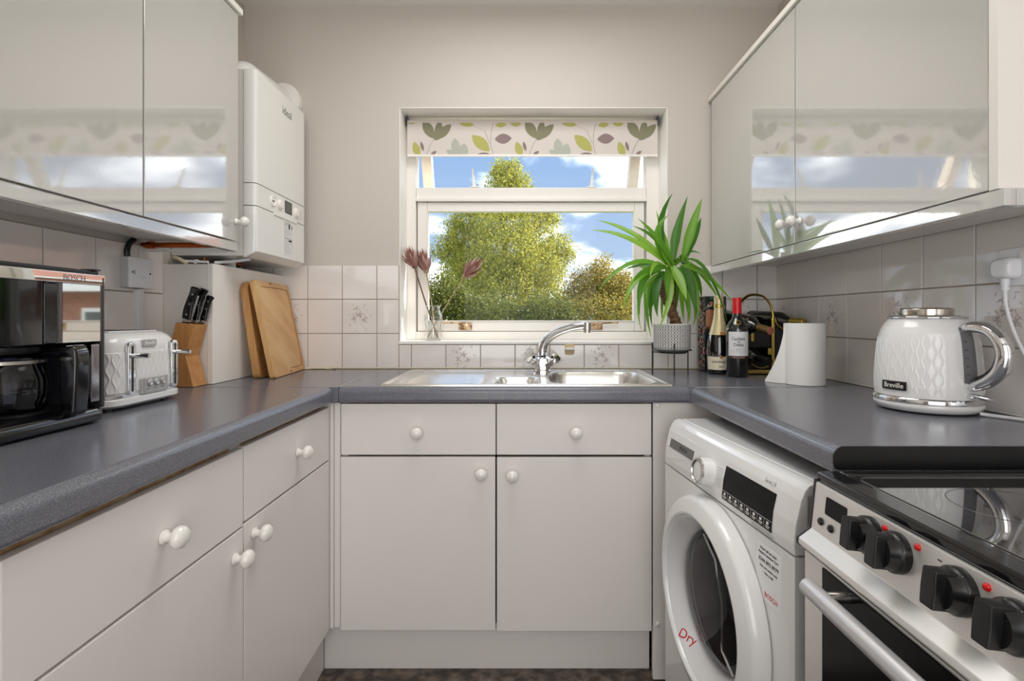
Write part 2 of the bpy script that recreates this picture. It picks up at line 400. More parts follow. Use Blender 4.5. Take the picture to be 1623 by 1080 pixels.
# right wall: local x = distance from the corner
for k in range(0, 13):
    x0 = .0 + .1605*k
    for r, (z0, z1) in enumerate(ROWS):
        place_tile(wall_right, (XR-.004, 0, 0), R_right, max(x0, .008), x0+.1605, z0, z1 if k < 9 or r < 2 else 1.3725, flower=(1 + k) if (r == 1 and k % 2 == 0) else False)
    if x0 > 1.28:
        for r in range(3): place_tile(wall_right, (XR-.004, 0, 0), R_right, x0, x0+.1605, 1.3725+.1455*r, 1.518+.1455*r)
        for r in range(6): place_tile(wall_right, (XR-.004, 0, 0), R_right, x0, x0+.1605, .9365-.1455*(r+1), .9365-.1455*r)
struct('grout_bed', B().box(XR-.004, XR, -2.1, 0, .93, 1.3725).box(XR-.004, XR, -2.1, -1.28, .05, 1.81), M_grout, wall_right, 0)
# left wall: local x = Y
for k in range(0, 9):
    x1 = -.620 - .156*k
    for r, (z0, z1) in enumerate(ROWS):
        place_tile(wall_left, (XL+.004, 0, 0), R_left, x1-.156, x1, z0, z1, flower=2 if (k, r) in ((1, 1), (3, 0), (4, 1)) else False)
for r, (z0, z1) in enumerate(ROWS): place_tile(wall_left, (XL+.004, 0, 0), R_left, -.620, -.512, z0, z1)
struct('grout_bed', B().box(XL, XL+.004, -2.03, -.512, .93, 1.3725), M_grout, wall_left, 0)

# ---------------------------------------------------------------- window
win = thing('window_1', None, None, (0.05, RD, RZ0), kind='structure')
ZT0, ZT1 = 1.678, 1.738
b = B()
b.box(RX0, -.474, RD, .20, RZ0, RZ1, .003); b.box(.565, RX1, RD, .20, RZ0, RZ1, .003); b.box(-.474, .565, RD, .20, RZ0, 1.088, .003); b.box(-.474, .565, RD, .20, 2.0, RZ1, .003)
part('window_frame', b, M_white, win)
b = B(); b.box(-.474, .565, RD+.004, .20, ZT0, ZT1, .004); b.box(-.474, .565, RD-.008, RD+.01, ZT0-.004, ZT0+.010, .003)
part('transom', b, M_white, win)
def sash(x0, x1, z0, z1, y0, y1, w_, M=None, cy=None):
    s = B(M); s.box(x0, x0+w_[0], y0, y1, z0, z1, .003); s.box(x1-w_[0], x1, y0, y1, z0, z1, .003)
    s.box(x0+w_[0], x1-w_[0], y0, y1, z0, z0+w_[1], .003); s.box(x0+w_[0], x1-w_[0], y0, y1, z1-w_[2], z1, .003)
    return s
sl = part('lower_sash', sash(-.4685, .5565, 1.0895, 1.672, RD+.010, .195, (.0435, .0435, .037)), M_white, win)
b = B(); e = .005; x0, x1, z0, z1 = -.425, .513, 1.133, 1.635
b.box(x0, x0+e, RD+.006, RD+.016, z0, z1, .0015); b.box(x1-e, x1, RD+.006, RD+.016, z0, z1, .0015); b.box(x0, x1, RD+.006, RD+.016, z0, z0+e, .0015); b.box(x0, x1, RD+.006, RD+.016, z1-e, z1, .0015)
part('glazing_bead', b, M_white, sl)
part('pane', B().box(-.427, .515, .160, .164, 1.130, 1.638), M_glass, sl, smooth=0)
HN = Matrix.Translation((0, .17, 2.0)) @ Matrix.Rotation(rad(25), 4, 'X')       # fanlight swings out from its top hinge
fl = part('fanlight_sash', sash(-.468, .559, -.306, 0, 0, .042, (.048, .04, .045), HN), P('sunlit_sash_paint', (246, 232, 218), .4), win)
part('pane', B(HN).box(-.425, .515, .018, .022, -.268, -.04), M_glass, fl, smooth=0)
for x, d in ((-.212, -1), (.318, 1)):            # stay pins standing on the transom
    b = B(); b.tube([(x, RD+.012, ZT1), (x+.006*d, RD+.03, ZT1+.05), (x+.012*d, RD+.05, ZT1+.100)], [.0065, .0055, .003], 8); b.box(x-.022, x+.022, RD+.004, RD+.03, ZT1, ZT1+.006, .002)
    part('stay_pin', b, M_white, win)
for x, d in ((-.252, -1), (.337, 1)):          # worn brass catches at the foot of the lower sash
    b = B(); c = Vector((x, RD+.004, 1.112)); b.M = ax(c, (0, -1, 0)); b.lathe([(0, -.004), (.012, -.004), (.012, .004), (.007, .010), (0, .011)], 16); b.M = Matrix()
    b.tube(spline([c + Vector((0, -.008, .004)), c + Vector((.03*d, -.010, .014)), c + Vector((.10*d, -.006, .016))], 6), [.006]*13, 8, flat=(.6, 1))
    b.box(x-.03, x+.03, RD+.003, RD+.010, 1.096, 1.128, .003)
    part('casement_catch', b, P('worn_catch', (206, 178, 140), .45, .3, noise=((120, 80, 46), 40, .45, .62)), win)
b = B(); b.box(-.474, .565, .1965, .208, 1.075, 1.105)                # outside ledge and stop
b.box(RX0-.02, RX1+.02, .20, .29, 1.02, 1.05, .004); part('outer_ledge', b, M_white, win)

# roller blind
bl = thing('roller_blind', 'cream roller blind printed with green and mauve leaves across the top of the window', 'blind', (.05, .10, 2.02))
b = B(ax((-.50, .10, 2.018), (1, 0, 0))); b.lathe([(.011, 0), (.011, 1.10)], 16); part('roller', b, M_cream, bl)
part('cloth', B().box(-.503, .602, .086, .0868, 1.868, 2.022), M_blind, bl, smooth=0)
b = B(); b.box(-.503, .602, .083, .090, 1.862, 1.872, .002); part('bottom_bar', b, M_white, bl)
for x in (-.507, .602): part('bracket', B().box(x, x+.004, .08, .125, 2.0, 2.04), M_dark, bl)
def blob(t, pts, mi, y): t.poly([(x, y, z) for x, z in pts], mi)
def leafshape(cx, cz, a, l, wd, n=10):
    out = []
    for k in range(2*n):
        s_ = k/n if k < n else 2 - k/n; sgn = 1 if k < n else -1; q = math.sin(PI*s_)**.8*wd*sgn if 0 < s_ < 1 else 0
        out.append((cx + (s_-.5)*l*math.cos(a) - q*math.sin(a), cz + (s_-.5)*l*math.sin(a) + q*math.cos(a)))
    return out
t = B()
def bp_(u, v): p = at(u, v, .0855); return p.x, p.z
ys = [.0858]
def put(u, v, ang, lpx, wpx, mi):
    ys[0] -= .00001; s_ = F/(D+.0855); x, z = bp_(u, v); pts = leafshape(x, z, rad(ang), lpx/s_, wpx/s_)
    pts = [(min(max(p, -.502), .601), min(max(q, 1.8725), 2.012)) for p, q in pts]
    blob(t, pts, mi, ys[0])
for du in (0, 162.5, 325):
    for a in ((679, 205, 120, 34, 8, 1), (695, 205, 80, 30, 6, 1), (703, 209, 45, 34, 7, 1), (692, 215, 70, 16, 8, 1),
              (660, 237, 108, 26, 6, 0), (669, 232, 105, 16, 2.6, 2), (687, 243, 35, 12, 2.5, 2), (722, 232, 95, 26, 7, 3), (731, 238, 60, 24, 6, 3), (716, 243, 150, 20, 5, 3), (738, 240, 90, 22, 4, 3),
              (762, 227, -42, 38, 9, 0), (797.5, 220, 4, 27, 8, 2), (764, 246, 10, 24, 4, 2), (740, 197, -5, 24, 4, 0), (794, 198, 5, 18, 4, 0), (818, 197, 5, 16, 3.6, 0), (652, 194, 0, 18, 3, 0)):
        if a[0]+du < 1037: put(a[0]+du, *a[1:])
    for pts in (((688, 220), (681, 232), (676, 246)), ((752, 200), (768, 207), (776, 228)), ((782, 195), (778, 212), (778, 232), (782, 246))):
        if pts[0][0]+du > 1035: continue
        q = [bp_(u+du, v) for u, v in pts]
        for (x0, z0), (x1, z1) in zip(q, q[1:]):
            ys[0] -= .00001; t.poly([(x0-.0008, ys[0], z0), (x0+.0008, ys[0], z0), (x1+.0008, ys[0], z1), (x1-.0008, ys[0], z1)], 2)
part('leaf_print', t, [M_bl_green, M_bl_olive, M_bl_mauve, M_bl_grey], bl, smooth=0, fix=False)
# ---------------------------------------------------------------- cabinets
ZW = .933                                      # worktop height
def knob_mesh(mat, k=1.0):
    b = B(); b.lathe([(0, 0), (.0125*k, 0), (.0125*k, .003), (.008*k, .006), (.0075*k, .013), (.011*k, .017), (.0175*k, .021), (.0195*k, .027), (.0180*k, .033), (.012*k, .038), (.005*k, .0400), (0, .0402)], 24)
    bmesh.ops.recalc_face_normals(b.bm, faces=b.bm.faces[:]); me = bpy.data.meshes.new('knob'); b.bm.to_mesh(me); b.bm.free(); me.materials.append(mat); finish(me, 50); return me
KM = knob_mesh(M_knob); KU = knob_mesh(M_knob, .82)
def knob(parent, x, z, me=KM):
    o = inst('knob', me, parent, FR[parent.name] @ ax((x, -.001, z), (0, -1, 0))); return o
def base_unit(label, loc, rz, w, dz, gaps, depth=.52, drawers=1, sat=M_satin, group=None, top=.881, cat='cabinet', knobs=()):
    """dz: list of (kind, x0, x1, z0, z1, knob_x, knob_z); local front plane y=0, cabinet behind it"""
    t = thing('base_cabinet', label, cat, loc, rz, group)
    b = B(); z0 = .155
    b.box(0, .018, .020, depth, z0, top); b.box(w-.018, w, .020, depth, z0, top); b.box(.018, w-.018, .020, depth, z0, z0+.018); b.box(.018, w-.018, depth-.01, depth, z0+.018, top)
    part('carcass', b, M_carc, t, world=False, smooth=0)
    b = B(); b.box(.018, w-.018, .022, .040, top-.045, top+.001); part('top_rail', b, M_chip, t, world=False, smooth=0)
    for kind, x0, x1, a, c, kx, kz in dz:
        b = B(); b.box(x0, x1, 0, .018, a, c, .0022); d = part(kind, b, sat, t, world=False)
        knob(d, kx, kz)
    return t
# sink unit, facing the room (two drawer fronts over two doors)
base_unit('white sink cabinet with two doors below two drawer fronts, under the window', (-.571, -.560, 0), 0, .984,
    [('drawer_front', .001, .4905, .716, .878, .245, .789), ('drawer_front', .4935, .983, .716, .878, .743, .789),
     ('door', 0, .4895, .1605, .7095, .446, .661), ('door', .4940, .984, .158, .7085, .5435, .655)], 0)
b = B(); b.box(-.645, .42, -.502, -.484, 0, .158, .002); solo('plinth', b, M_satin, 'white kickboard along the floor under the sink cabinet', 'kickboard', (-.1, -.49, 0))
# left run facing +x
LX = -.606
base_unit('white cabinet with one drawer and one door, nearest the window on the left run', (LX, -1.061, 0), PI/2, .500,
    [('drawer_front', .001, .497, .703, .868, .268, .785), ('door', .001, .497, .163, .6975, .040, .662)], 0)
base_unit('white cabinet with wide drawer front, beneath the coffee machine', (LX, -1.590, 0), PI/2, .526,
    [('drawer_front', .002, .525, .697, .866, .274, .778), ('door', .002, .525, .163, .692, .490, .640)], 0)
base_unit('white base cabinet at the near end of the left run, cut off by the picture', (LX, -1.958, 0), PI/2, .366,
    [('drawer_front', .002, .366, .697, .866, .18, .778), ('door', .002, .366, .163, .692, .33, .640)], 0)
b = B(); b.box(-.663, -.645, -1.95, -.503, 0, .158, .002); solo('plinth', b, M_satin, 'white kickboard along the floor under the left-hand cabinets', 'kickboard', (-.65, -1.2, 0))
# corner filler post between the two runs
b = B(); b.box(-.640, -.606, -.559, -.545, .165, .881, .003); b.box(-.606, -.594, -.560, -.535, .165, .881, .003); b.box(-.594, -.574, -.553, -.540, .165, .881, .003)
solo('corner_post', b, M_satin, 'narrow white filler post in the inner corner left of the sink cabinet', 'filler post', (-.6, -.55, .165))
# end panel right of the sink unit with screw caps
b = B(); b.box(.418, .640, -.556, -.538, .002, .881, .002)
ep = solo('end_panel', b, M_satin, 'white end panel with round screw caps beside the washing machine', 'panel', (.5, -.547, 0))
for z in (.872, .178):
    b = B(ax((.433, -.556, z), (0, -1, 0))); b.lathe([(0, 0), (.0085, 0), (.0085, .002), (.006, .004), (0, .0045)], 16); part('screw_cap', b, M_knob, ep)
b = B(); b.box(.66, 1.08, -.556, -.538, .70, .881, .002); solo('support_batten', b, M_chip, 'brown wooden batten under the worktop behind the washing machine', 'batten', (.9, -.547, .70))

# worktops
def roll(x, z0=ZW-.050, z1=ZW, back=0., r=.019, n=8):     # profile with rolled front edge at x (front towards +)
    out = [(back, z1)]
    for k in range(n+1):
        a = rad(90 - 90*k/n); out.append((x - r + r*math.cos(a), z1 - r + r*math.sin(a)))
    for k in range(n+1):
        a = rad(-90*k/n); rr = .012; out.append((x - rr + rr*math.cos(a), z0 + rr + rr*math.sin(a)))
    out.append((back, z0)); return out
def worktop(name, label, pts, axis, a0, a1, loc, extra=None):
    b = B(); b.prism(pts, axis, a0, a1)
    if extra: extra(b)
    return solo(name, b, M_top, label, 'worktop', loc, smooth=30)
wl = worktop('worktop', 'dark grey worktop with rolled front edge carrying the coffee machine and toaster', roll(-.588, back=XL+.002), 'y', -1.95, -.5795, (-.88, -1.2, ZW-.050))
wc = solo('worktop', B().box(XL+.002, -.5725, -.5775, -.002, ZW-.050, ZW, .0015), M_top, 'dark grey corner piece of worktop under the chopping boards', 'worktop', (-.87, -.29, ZW-.050))
def sinktop():
    b = B(); e = roll(.5775, back=.535)
    b.M = Matrix(((0, 1, 0, 0), (-1, 0, 0, 0), (0, 0, 1, 0), (0, 0, 0, 1)))     # profile x -> -Y
    b.prism(e, 'y', -.5705, .5245); b.M = Matrix()
    b.box(-.5705, -.43, -.535, -.002, ZW-.050, ZW); b.box(.465, XR-.002, -.535, -.002, ZW-.050, ZW)
    b.box(-.43, .465, -.10, -.002, ZW-.050, ZW); b.box(.5245, XR-.002, -.5775, -.535, ZW-.050, ZW)
    return b
ws = solo('worktop', sinktop(), M_top, 'dark grey worktop under the window holding the steel sink', 'worktop', (.2, -.3, ZW-.050), smooth=30)
b = B(Matrix.Scale(-1, 4, (1, 0, 0))); b.prism(roll(-.528, back=-(XR-.002)), 'y', -1.316, -.5795)
wr = solo('worktop', b, M_top, 'dark grey worktop carrying the kettle above the washing machine', 'worktop', (.8, -.95, ZW-.050), smooth=30)
b = B(Matrix.Scale(-1, 4, (1, 0, 0))); b.prism(roll(-.527, z0=ZW-.040, z1=ZW-.0005, back=-(XR-.003)), 'y', -1.319, -1.3162); part('end_strip', b, M_topend, wr)
b = B(); b.box(XL+.004, -.602, -.5802, -.5768, ZW-.02, ZW+.0008); part('joint_strip', b, M_strip, wl, smooth=0)
b = B(); b.box(-.5745, -.5690, -.560, -.014, ZW-.02, ZW+.0012); part('joint_strip', b, M_strip, wc, smooth=0)
b = B(); b.box(.545, XR-.004, -.5802, -.5768, ZW-.02, ZW+.0008); part('joint_strip', b, M_strip, wr, smooth=0)

# wall cabinets
def wall_unit(label, loc, rz, w, z0, z1, doors, depth=.268, end=None):
    t = thing('wall_cabinet', label, 'cabinet', (loc[0], loc[1], z0), rz)
    h = z1 - z0
    b = B(); b.box(0, .016, .020, depth, .002, h); b.box(w-.016, w, .020, depth, .002, h); b.box(.016, w-.016, .020, depth, .002, .018); b.box(.016, w-.016, .020, depth, h-.018, h); b.box(.016, w-.016, depth-.006, depth, .018, h-.018)
    part('carcass', b, M_carc, t, world=False, smooth=0)
    for x0, x1, kx in doors:
        d = part('door', B().box(x0, x1, 0, .018, .002, h-.002, .002), M_gloss, t, world=False)
        if kx is not None: knob(d, kx, .062, KU)
    return t
LU = -.885
wall_unit('glossy white wall cabinet next to the boiler, single door with a knob', (LU, -.980, 0), PI/2, .404, 1.386, 2.100, [(.0015, .403, .388)])
wall_unit('glossy white wall cabinet above the coffee machine', (LU, -1.50, 0), PI/2, .519, 1.386, 2.100, [(.0015, .5175, None)])
wall_unit('glossy white wall cabinet beyond the near end of the left row', (LU, -1.95, 0), PI/2, .449, 1.386, 2.100, [(.0015, .4475, None)])
RU = .800
wall_unit('glossy white wall cabinet beside the window above the wine bottles', (RU, -.022, 0), -PI/2, .6605, 1.366, 2.062, [(.0015, .659, .630)])
wr2 = wall_unit('large glossy white wall cabinet above the kettle', (RU, -.6830, 0), -PI/2, .6250, 1.366, 2.062, [(.0015, .6235, .030)])
b = B(); b.box(RU-.002, XR-.004, -1.327, -1.3085, 1.366, 2.062, .0015); part('end_panel', b, M_carc, wr2)
def pelmet(label, x0, x1, ya, yb, z0, z1, ret=None):
    b = B(); b.box(min(x0, x1), max(x0, x1), ya, yb, z0, z1, .002)
    if ret: b.box(*ret, .002)
    return solo('light_pelmet', b, M_gloss, label, 'pelmet', ((x0+x1)/2, (ya+yb)/2, z0))
pelmet('white pelmet board along the bottom of the left wall cabinets', LU-.004, LU-.022, -1.95, -.574, 1.357, 1.3855)
pelmet('white pelmet board along the bottom of the right wall cabinets', RU-.001, RU+.020, -1.336, -.006, 1.336, 1.3655, (RU+.020, XR-.008, -1.336, -1.318, 1.336, 1.3655))
def cornice(label, x0, x1, ya, yb, z):
    b = B(); b.box(min(x0, x1), max(x0, x1), ya, yb, z, z+.020, .003); return solo('cornice', b, M_carc, label, 'cornice', ((x0+x1)/2, (ya+yb)/2, z))
cornice('white cornice board on top of the left wall cabinets', LU+.010, XL+.006, -1.95, -.566, 2.1005)
cornice('white cornice board on top of the right wall cabinets', RU-.010, XR-.006, -1.337, -.004, 2.0625)

# ---------------------------------------------------------------- boiler, flue, boxing, pipes
BX, BY0, BY1, BZ0, BZ1 = -.887, -.466, -.070, 1.358, 1.986
t = thing('boiler', 'white wall-hung gas boiler between the left wall cabinets and the window', 'boiler', (XL, -.27, BZ0))
b = B(); b.box(XL+.002, -.930, BY0+.002, BY1-.002, BZ0, BZ1, .004); part('casing', b, M_boiler, t)
b = B()
prof = [(-.928, BY0), (-.899, BY0), (-.890, BY0+.006), (BX, BY0+.018), (BX, BY1-.018), (-.890, BY1-.006), (-.899, BY1), (-.928, BY1)]
b.loft([[(x, y, z) for x, y in prof] for z in (1.604, BZ1-.002)]); fp = part('front_panel', b, M_boiler, t)
b = B(); b.loft([[(x, y, z) for x, y in prof] for z in (1.528, 1.601)]); cp = part('control_panel', b, M_boiler, t)
prof2 = [(x + (.002 if x > -.92 else 0), y) for x, y in prof]
b = B(); b.loft([[(x-.030 if x > -.92 else x, y, BZ0-.004) for x, y in prof2], [(x, y, BZ0+.016) for x, y in prof], [(x, y, 1.525) for x, y in prof]]); fl_ = part('drop_flap', b, M_boiler, t)
b = B(); b.box(BX-.001, BX+.004, -.345, -.155, 1.519, 1.527, .0015); part('flap_grip', b, M_boiler, fl_)
X0 = BX
for y, z, r, mt, nm in ((-.350, 1.567, .019, M_white, 'pressure_gauge'), (-.298, 1.566, .019, M_white, 'dial'), (-.160, 1.563, .020, M_white, 'dial')):
    b = B(ax((X0, y, z), (1, 0, 0))); b.lathe([(r, -.002), (r, .003), (r*.92, .005), (r*.8, .0055), (r*.78, .010), (r*.5, .011), (0, .011)] if nm == 'dial' else [(r, -.002), (r, .004), (r*.86, .0055), (r*.8, .003), (0, .003)], 24)
    g = part(nm, b, mt, cp)
    if nm == 'pressure_gauge':
        pass
b = B(); b.box(X0, X0+.0045, -.3585, -.3435, 1.5655, 1.5685); part('gauge_needle', b, M_blk, cp, smooth=0)
b = B(); b.box(X0-.001, X0+.002, -.252, -.199, 1.548, 1.590, .001); part('lcd_screen', b, M_lcd, cp)
b = B(); b.box(X0-.001, X0+.0014, -.254, -.197, 1.546, 1.592, .0006); part('screen_frame', b, M_blk, cp)
text('lettering', 'ideal', .042, (X0+.0003, -.237, 1.925), (0, 1, 0), (0, 0, 1), M_grey, fp)
b = B(); R_ = random.Random(5)
b.box(X0-.001, X0+.0006, -.268, -.188, 1.385, 1.515, 0); part('instruction_label', b, P('label_film', (230, 229, 228), .35), fl_, smooth=0)
b = B()
for i in range(16):
    z = 1.507 - i*.0075
    b.box(X0+.0006, X0+.0010, -.262, -.262+.066*(.55+.45*R_.random()), z, z+(.0038 if i in (0, 1, 8) else .0014))
part('label_print', b, M_greyl, fl_, smooth=0)
b = B()
b.box(X0+.0006, X0+.0011, -.225, -.215, 1.488, 1.506); b.box(X0+.0006, X0+.0011, -.200, -.195, 1.490, 1.502); b.box(X0+.0006, X0+.0011, -.225, -.198, 1.440, 1.446)
part('label_print', b, M_blk, fl_, smooth=0)
b = B()
for i in range(3): b.box(X0+.0002, X0+.0006, -.125, -.100, 1.548+.012*i, 1.5495+.012*i)
part('panel_marking', b, M_greyl, cp, smooth=0)
# flue elbow into the back wall
t = thing('boiler_flue', 'white round flue elbow from the top of the boiler into the back wall', 'flue', (-1.0, -.26, BZ1))
b = B(); b.tube(spline([(-1.0, -.36, BZ1+.001), (-1.0, -.355, BZ1+.022), (-1.0, -.325, BZ1+.044), (-1.0, -.27, BZ1+.052), (-1.0, -.003, BZ1+.075)], 7), .045, 24); part('elbow_pipe', b, M_boiler, t)
b = B(); b.tube([(-1.0, -.030, BZ1+.078), (-1.0, -.002, BZ1+.078)], .072, 28); part('wall_collar', b, M_white, t)
b = B(); b.tube([(-1.0, -.36, BZ1+.001), (-1.0, -.36, BZ1+.012)], .060, 28); part('base_ring', b, M_white, t)
# boxed in pipes
t = thing('pipe_boxing', 'white boxed-in pipe housing on the worktop under the boiler', 'boxing', (-1.09, -.25, ZW))
part('front_board', B().box(XL+.002, -1.0225, -.512, -.494, ZW+.001, 1.325, .0012), M_carc, t)
part('side_board', B().box(-1.022, -1.004, -.512, -.003, ZW+.001, 1.327, .0012), M_white, t)
b = B(); b.tube(spline([(-1.16, -.47, 1.352), (-1.13, -.49, 1.345), (-1.10, -.49, 1.329)], 5), .006, 8); part('wire', b, M_cream, t)
t = thing('pipework', 'dark tangle of pipes and valves below the boiler', 'pipes', (-1.08, -.25, 1.2))
b = B(); b.tube([(-1.05, -.33, 1.05), (-1.05, -.33, 1.356)], .019, 16); part('waste_pipe', b, M_plast, t)
for x, y in ((-1.10, -.40), (-1.08, -.22), (-1.11, -.14)):
    b = B(); b.tube([(x, y, .95), (x, y, 1.356)], .0075, 12); part('copper_tube', b, M_copper, t)
    b = B(); b.box(x-.012, x+.012, y-.012, y+.012, 1.325, 1.35, .003); part('valve', b, M_dark, t)
b = B(); b.tube([(-1.115, -.485, 1.338), (-1.035, -.485, 1.334)], .0042, 8); b.tube([(-1.075, -.489, 1.336), (-1.075, -.478, 1.336)], .0075, 12); part('tap_lever', b, M_plast, t)
b = B(); b.tube(spline([(-1.03, -.46, 1.335), (-.98, -.42, 1.345), (-.94, -.40, 1.354)], 5), .005, 8); part('cable', b, M_plast, t)
# copper pipe and batten at the end of the left wall cabinets
b = B(); b.tube([(XL+.004, -.596, 1.375), (-.915, -.596, 1.375)], .0085, 14); b.tube([(-1.155, -.596, 1.375), (-1.135, -.596, 1.375)], .0115, 14)
solo('copper_pipe', b, M_copper, 'bare copper pipe under the far end of the left wall cabinets', 'pipe', (-1.05, -.596, 1.375))
b = B(); b.box(XL+.004, -.915, -.590, -.578, 1.355, 1.364, .001); solo('white_batten', b, M_white, 'thin white batten just below the copper pipe', 'batten', (-1.05, -.584, 1.355))
# spur switch
t = thing('wall_switch', 'white fused switch box on the left tiled wall above the toaster', 'switch', (XL, -.645, 1.285))
b = B(); b.box(XL+.006, -1.143, -.694, -.602, 1.240, 1.328, .002); part('back_box', b, P('switch_box', (206, 204, 202), .35), t)
b = B(); b.box(-1.143, -1.135, -.695, -.601, 1.239, 1.329, .003); fpz = part('face_plate', b, M_plast, t)
b = B(); b.box(-1.135, -1.1338, -.671, -.628, 1.268, 1.301, .0005); part('rocker_surround', b, M_plast, fpz)
b = B(); b.prism([(-1.135, 1.270), (-1.131, 1.272), (-1.1285, 1.299), (-1.135, 1.299)], 'y', -.650, -.634, .0008); part('rocker', b, M_plast, fpz)
for y in (-.684, -.613):
    b = B(ax((-1.1352, y, 1.284), (1, 0, 0))); b.lathe([(0, 0), (.0032, 0), (.0028, .0012), (0, .0012)], 10); part('screw', b, M_dark, fpz)
b = B(); b.box(-1.1352, -1.1345, -.677, -.6755, 1.277, 1.291); part('marking', b, M_blk, fpz, smooth=0)
b = B(); b.tube(spline([(-1.160, -.672, 1.331), (-1.160, -.672, 1.352), (-1.162, -.660, 1.372), (-1.164, -.640, 1.386)], 5), .008, 10)
solo('black_cable', b, M_blackm, 'black cable rising from the switch box to the wall cabinet', 'cable', (-1.16, -.67, 1.331))
b = B(); b.box(XL+.007, XL+.024, -.640, -.616, ZW+.001, 1.2385, .002); solo('cable_trunking', b, M_plast, 'white vertical cable trunking running down below the switch box', 'trunking', (XL+.015, -.628, ZW))
# ---------------------------------------------------------------- sink and tap
sk = thing('kitchen_sink', 'stainless steel inset sink with ribbed drainer under the window', 'sink', (.015, -.33, ZW))
SX0, SX1, SY0, SY1 = -.452, .487, -.558, -.078
def rbox(x, y, x0, x1, y0, y1, r):        # signed distance to a rounded rectangle
    dx = abs(x - (x0+x1)/2) - ((x1-x0)/2 - r); dy = abs(y - (y0+y1)/2) - ((y1-y0)/2 - r)
    return math.hypot(max(dx, 0), max(dy, 0)) + min(max(dx, dy), 0) - r
def sst(a, c, x): t = min(max((x-a)/(c-a), 0), 1); return t*t*(3-2*t)
def hz(x, y):
    d = -rbox(x, y, SX0, SX1, SY0, SY1, .012)                      # inside distance from the outer edge
    h = .0065*sst(0, .006, d) - .0045*sst(.012, .022, d)
    # drainer field
    dd = -rbox(x, y, SX0+.045, -.115, SY0+.04, SY1-.035, .04)
    h -= .004*sst(0, .010, dd)
    if dd > .012 and x < -.135: h += .0026*(.5+.5*math.cos(2*PI*(y+.33)/.030))*sst(.012, .03, dd)
    d2 = -rbox(x, y, -.092, .062, -.530, -.300, .05); h -= .030*sst(-.002, .022, d2) + .05*sst(.018, .045, d2)*sst(-.052, .01, -abs(y+.42)+.06)
    d3 = -rbox(x, y, .100, .452, -.522, -.128, .085); h -= .155*sst(-.003, .034, d3)
    return h
nx, ny = 190, 110; b = B(); V = []
for j in range(ny+1):
    row = []
    for i in range(nx+1):
        x = SX0 + (SX1-SX0)*i/nx; y = SY0 + (SY1-SY0)*j/ny; row.append(b.bm.verts.new((x, y, ZW + .0002 + hz(x, y))))
    V.append(row)
for j in range(ny):
    for i in range(nx): b.bm.faces.new([V[j][i], V[j][i+1], V[j+1][i+1], V[j+1][i]])
o = part('basin', b, M_sink, sk, smooth=75)
b = B(ax((.276, -.328, ZW-.152), (0, 0, 1))); b.lathe([(.042, 0), (.042, .002), (.034, .003), (.030, -.001), (0, -.001)], 28); part('drain', b, M_chrome, sk)
b = B(ax((.010, -.470, ZW-.014), (0, -.35, 1))); b.lathe([(.013, 0), (.013, .006), (.008, .007), (.006, .0045)], 18, cap=False); part('overflow_ring', b, M_chrome, sk)
b = B(ax((.010, -.470, ZW-.0125), (0, -.35, 1))); b.lathe([(.007, 0), (.007, .003), (0, .003)], 14); part('overflow_hole', b, M_blackm, sk)
b = B(ax((.050, -.205, ZW+.0015), (0, 0, 1))); b.lathe([(.014, 0), (.014, .003), (.010, .006), (0, .0065)], 20); part('hole_plug', b, M_chrome, sk)

tx, ty = .086, -.142
tp = thing('mixer_tap', 'chrome mixer tap with faceted cross handles behind the sink', 'tap', (tx, ty, ZW+.003))
b = B(ax((tx, ty, ZW+.0025), (0, 0, 1))); b.lathe([(0, 0), (.036, 0), (.036, .006), (.031, .010), (.037, .022), (.045, .036), (.034, .053), (.019, .062), (.0145, .066), (.0145, .072), (0, .072)], 10)
part('body', b, M_chrome, tp, smooth=25)
c = Vector((tx, ty, ZW))
sp = spline([c+Vector((-.002, -.002, .070)), c+Vector((0, -.004, .100)), c+Vector((.018, -.012, .133)), c+Vector((.055, -.026, .160)), c+Vector((.105, -.044, .179)), c+Vector((.150, -.058, .187)), c+Vector((.170, -.064, .187))], 7)
b = B(); n_ = len(sp); b.tube(sp, [  .0200 - .0065*(i/(n_-1)) for i in range(n_)], 16); part('spout', b, M_chrome, tp)
e_ = c+Vector((.168, -.063, .186))
b = B(); b.tube([e_+Vector((0, 0, .012)), e_+Vector((0, 0, -.016)), e_+Vector((0, 0, -.017)), e_+Vector((0, 0, -.026))], [.0160, .0160, .0135, .0135], 18); part('aerator', b, M_steel, tp)
for s in (-1, 1):
    o_ = c + Vector((s*.030, -.010, .040)); dr = Vector((s*.72, -.12, .62)).normalized()
    b = B(ax(o_, dr)); b.lathe([(.010, 0), (.010, .010), (.014, .012), (.024, .026), (.0245, .036), (.015, .043), (0, .044)], 6); part('handle', b, M_chrome, tp, smooth=15)
# little adhesive hook
hk = thing('wall_hook', 'small beige adhesive hook on the tile below the window', 'hook', (.205, -.006, 1.02))
b = B(); hx, hz0 = .2045, .993
b.prism(rrect(hx-.021, hx+.021, hz0, hz0+.056, .010), 'y', -.011, -.0065, .0012); part('back_plate', b, P('beige_plastic', (208, 186, 142), .45), hk)
b = B(); b.prism([(-.010, .028), (-.026, .026), (-.026, .036), (-.022, .036), (-.021, .031), (-.010, .034)], 'x', 0, .040, .001); b2 = b
for v in b.bm.verts: v.co += Vector((hx-.019, 0, hz0-.004))
part('hook_lip', b, M_white, hk)
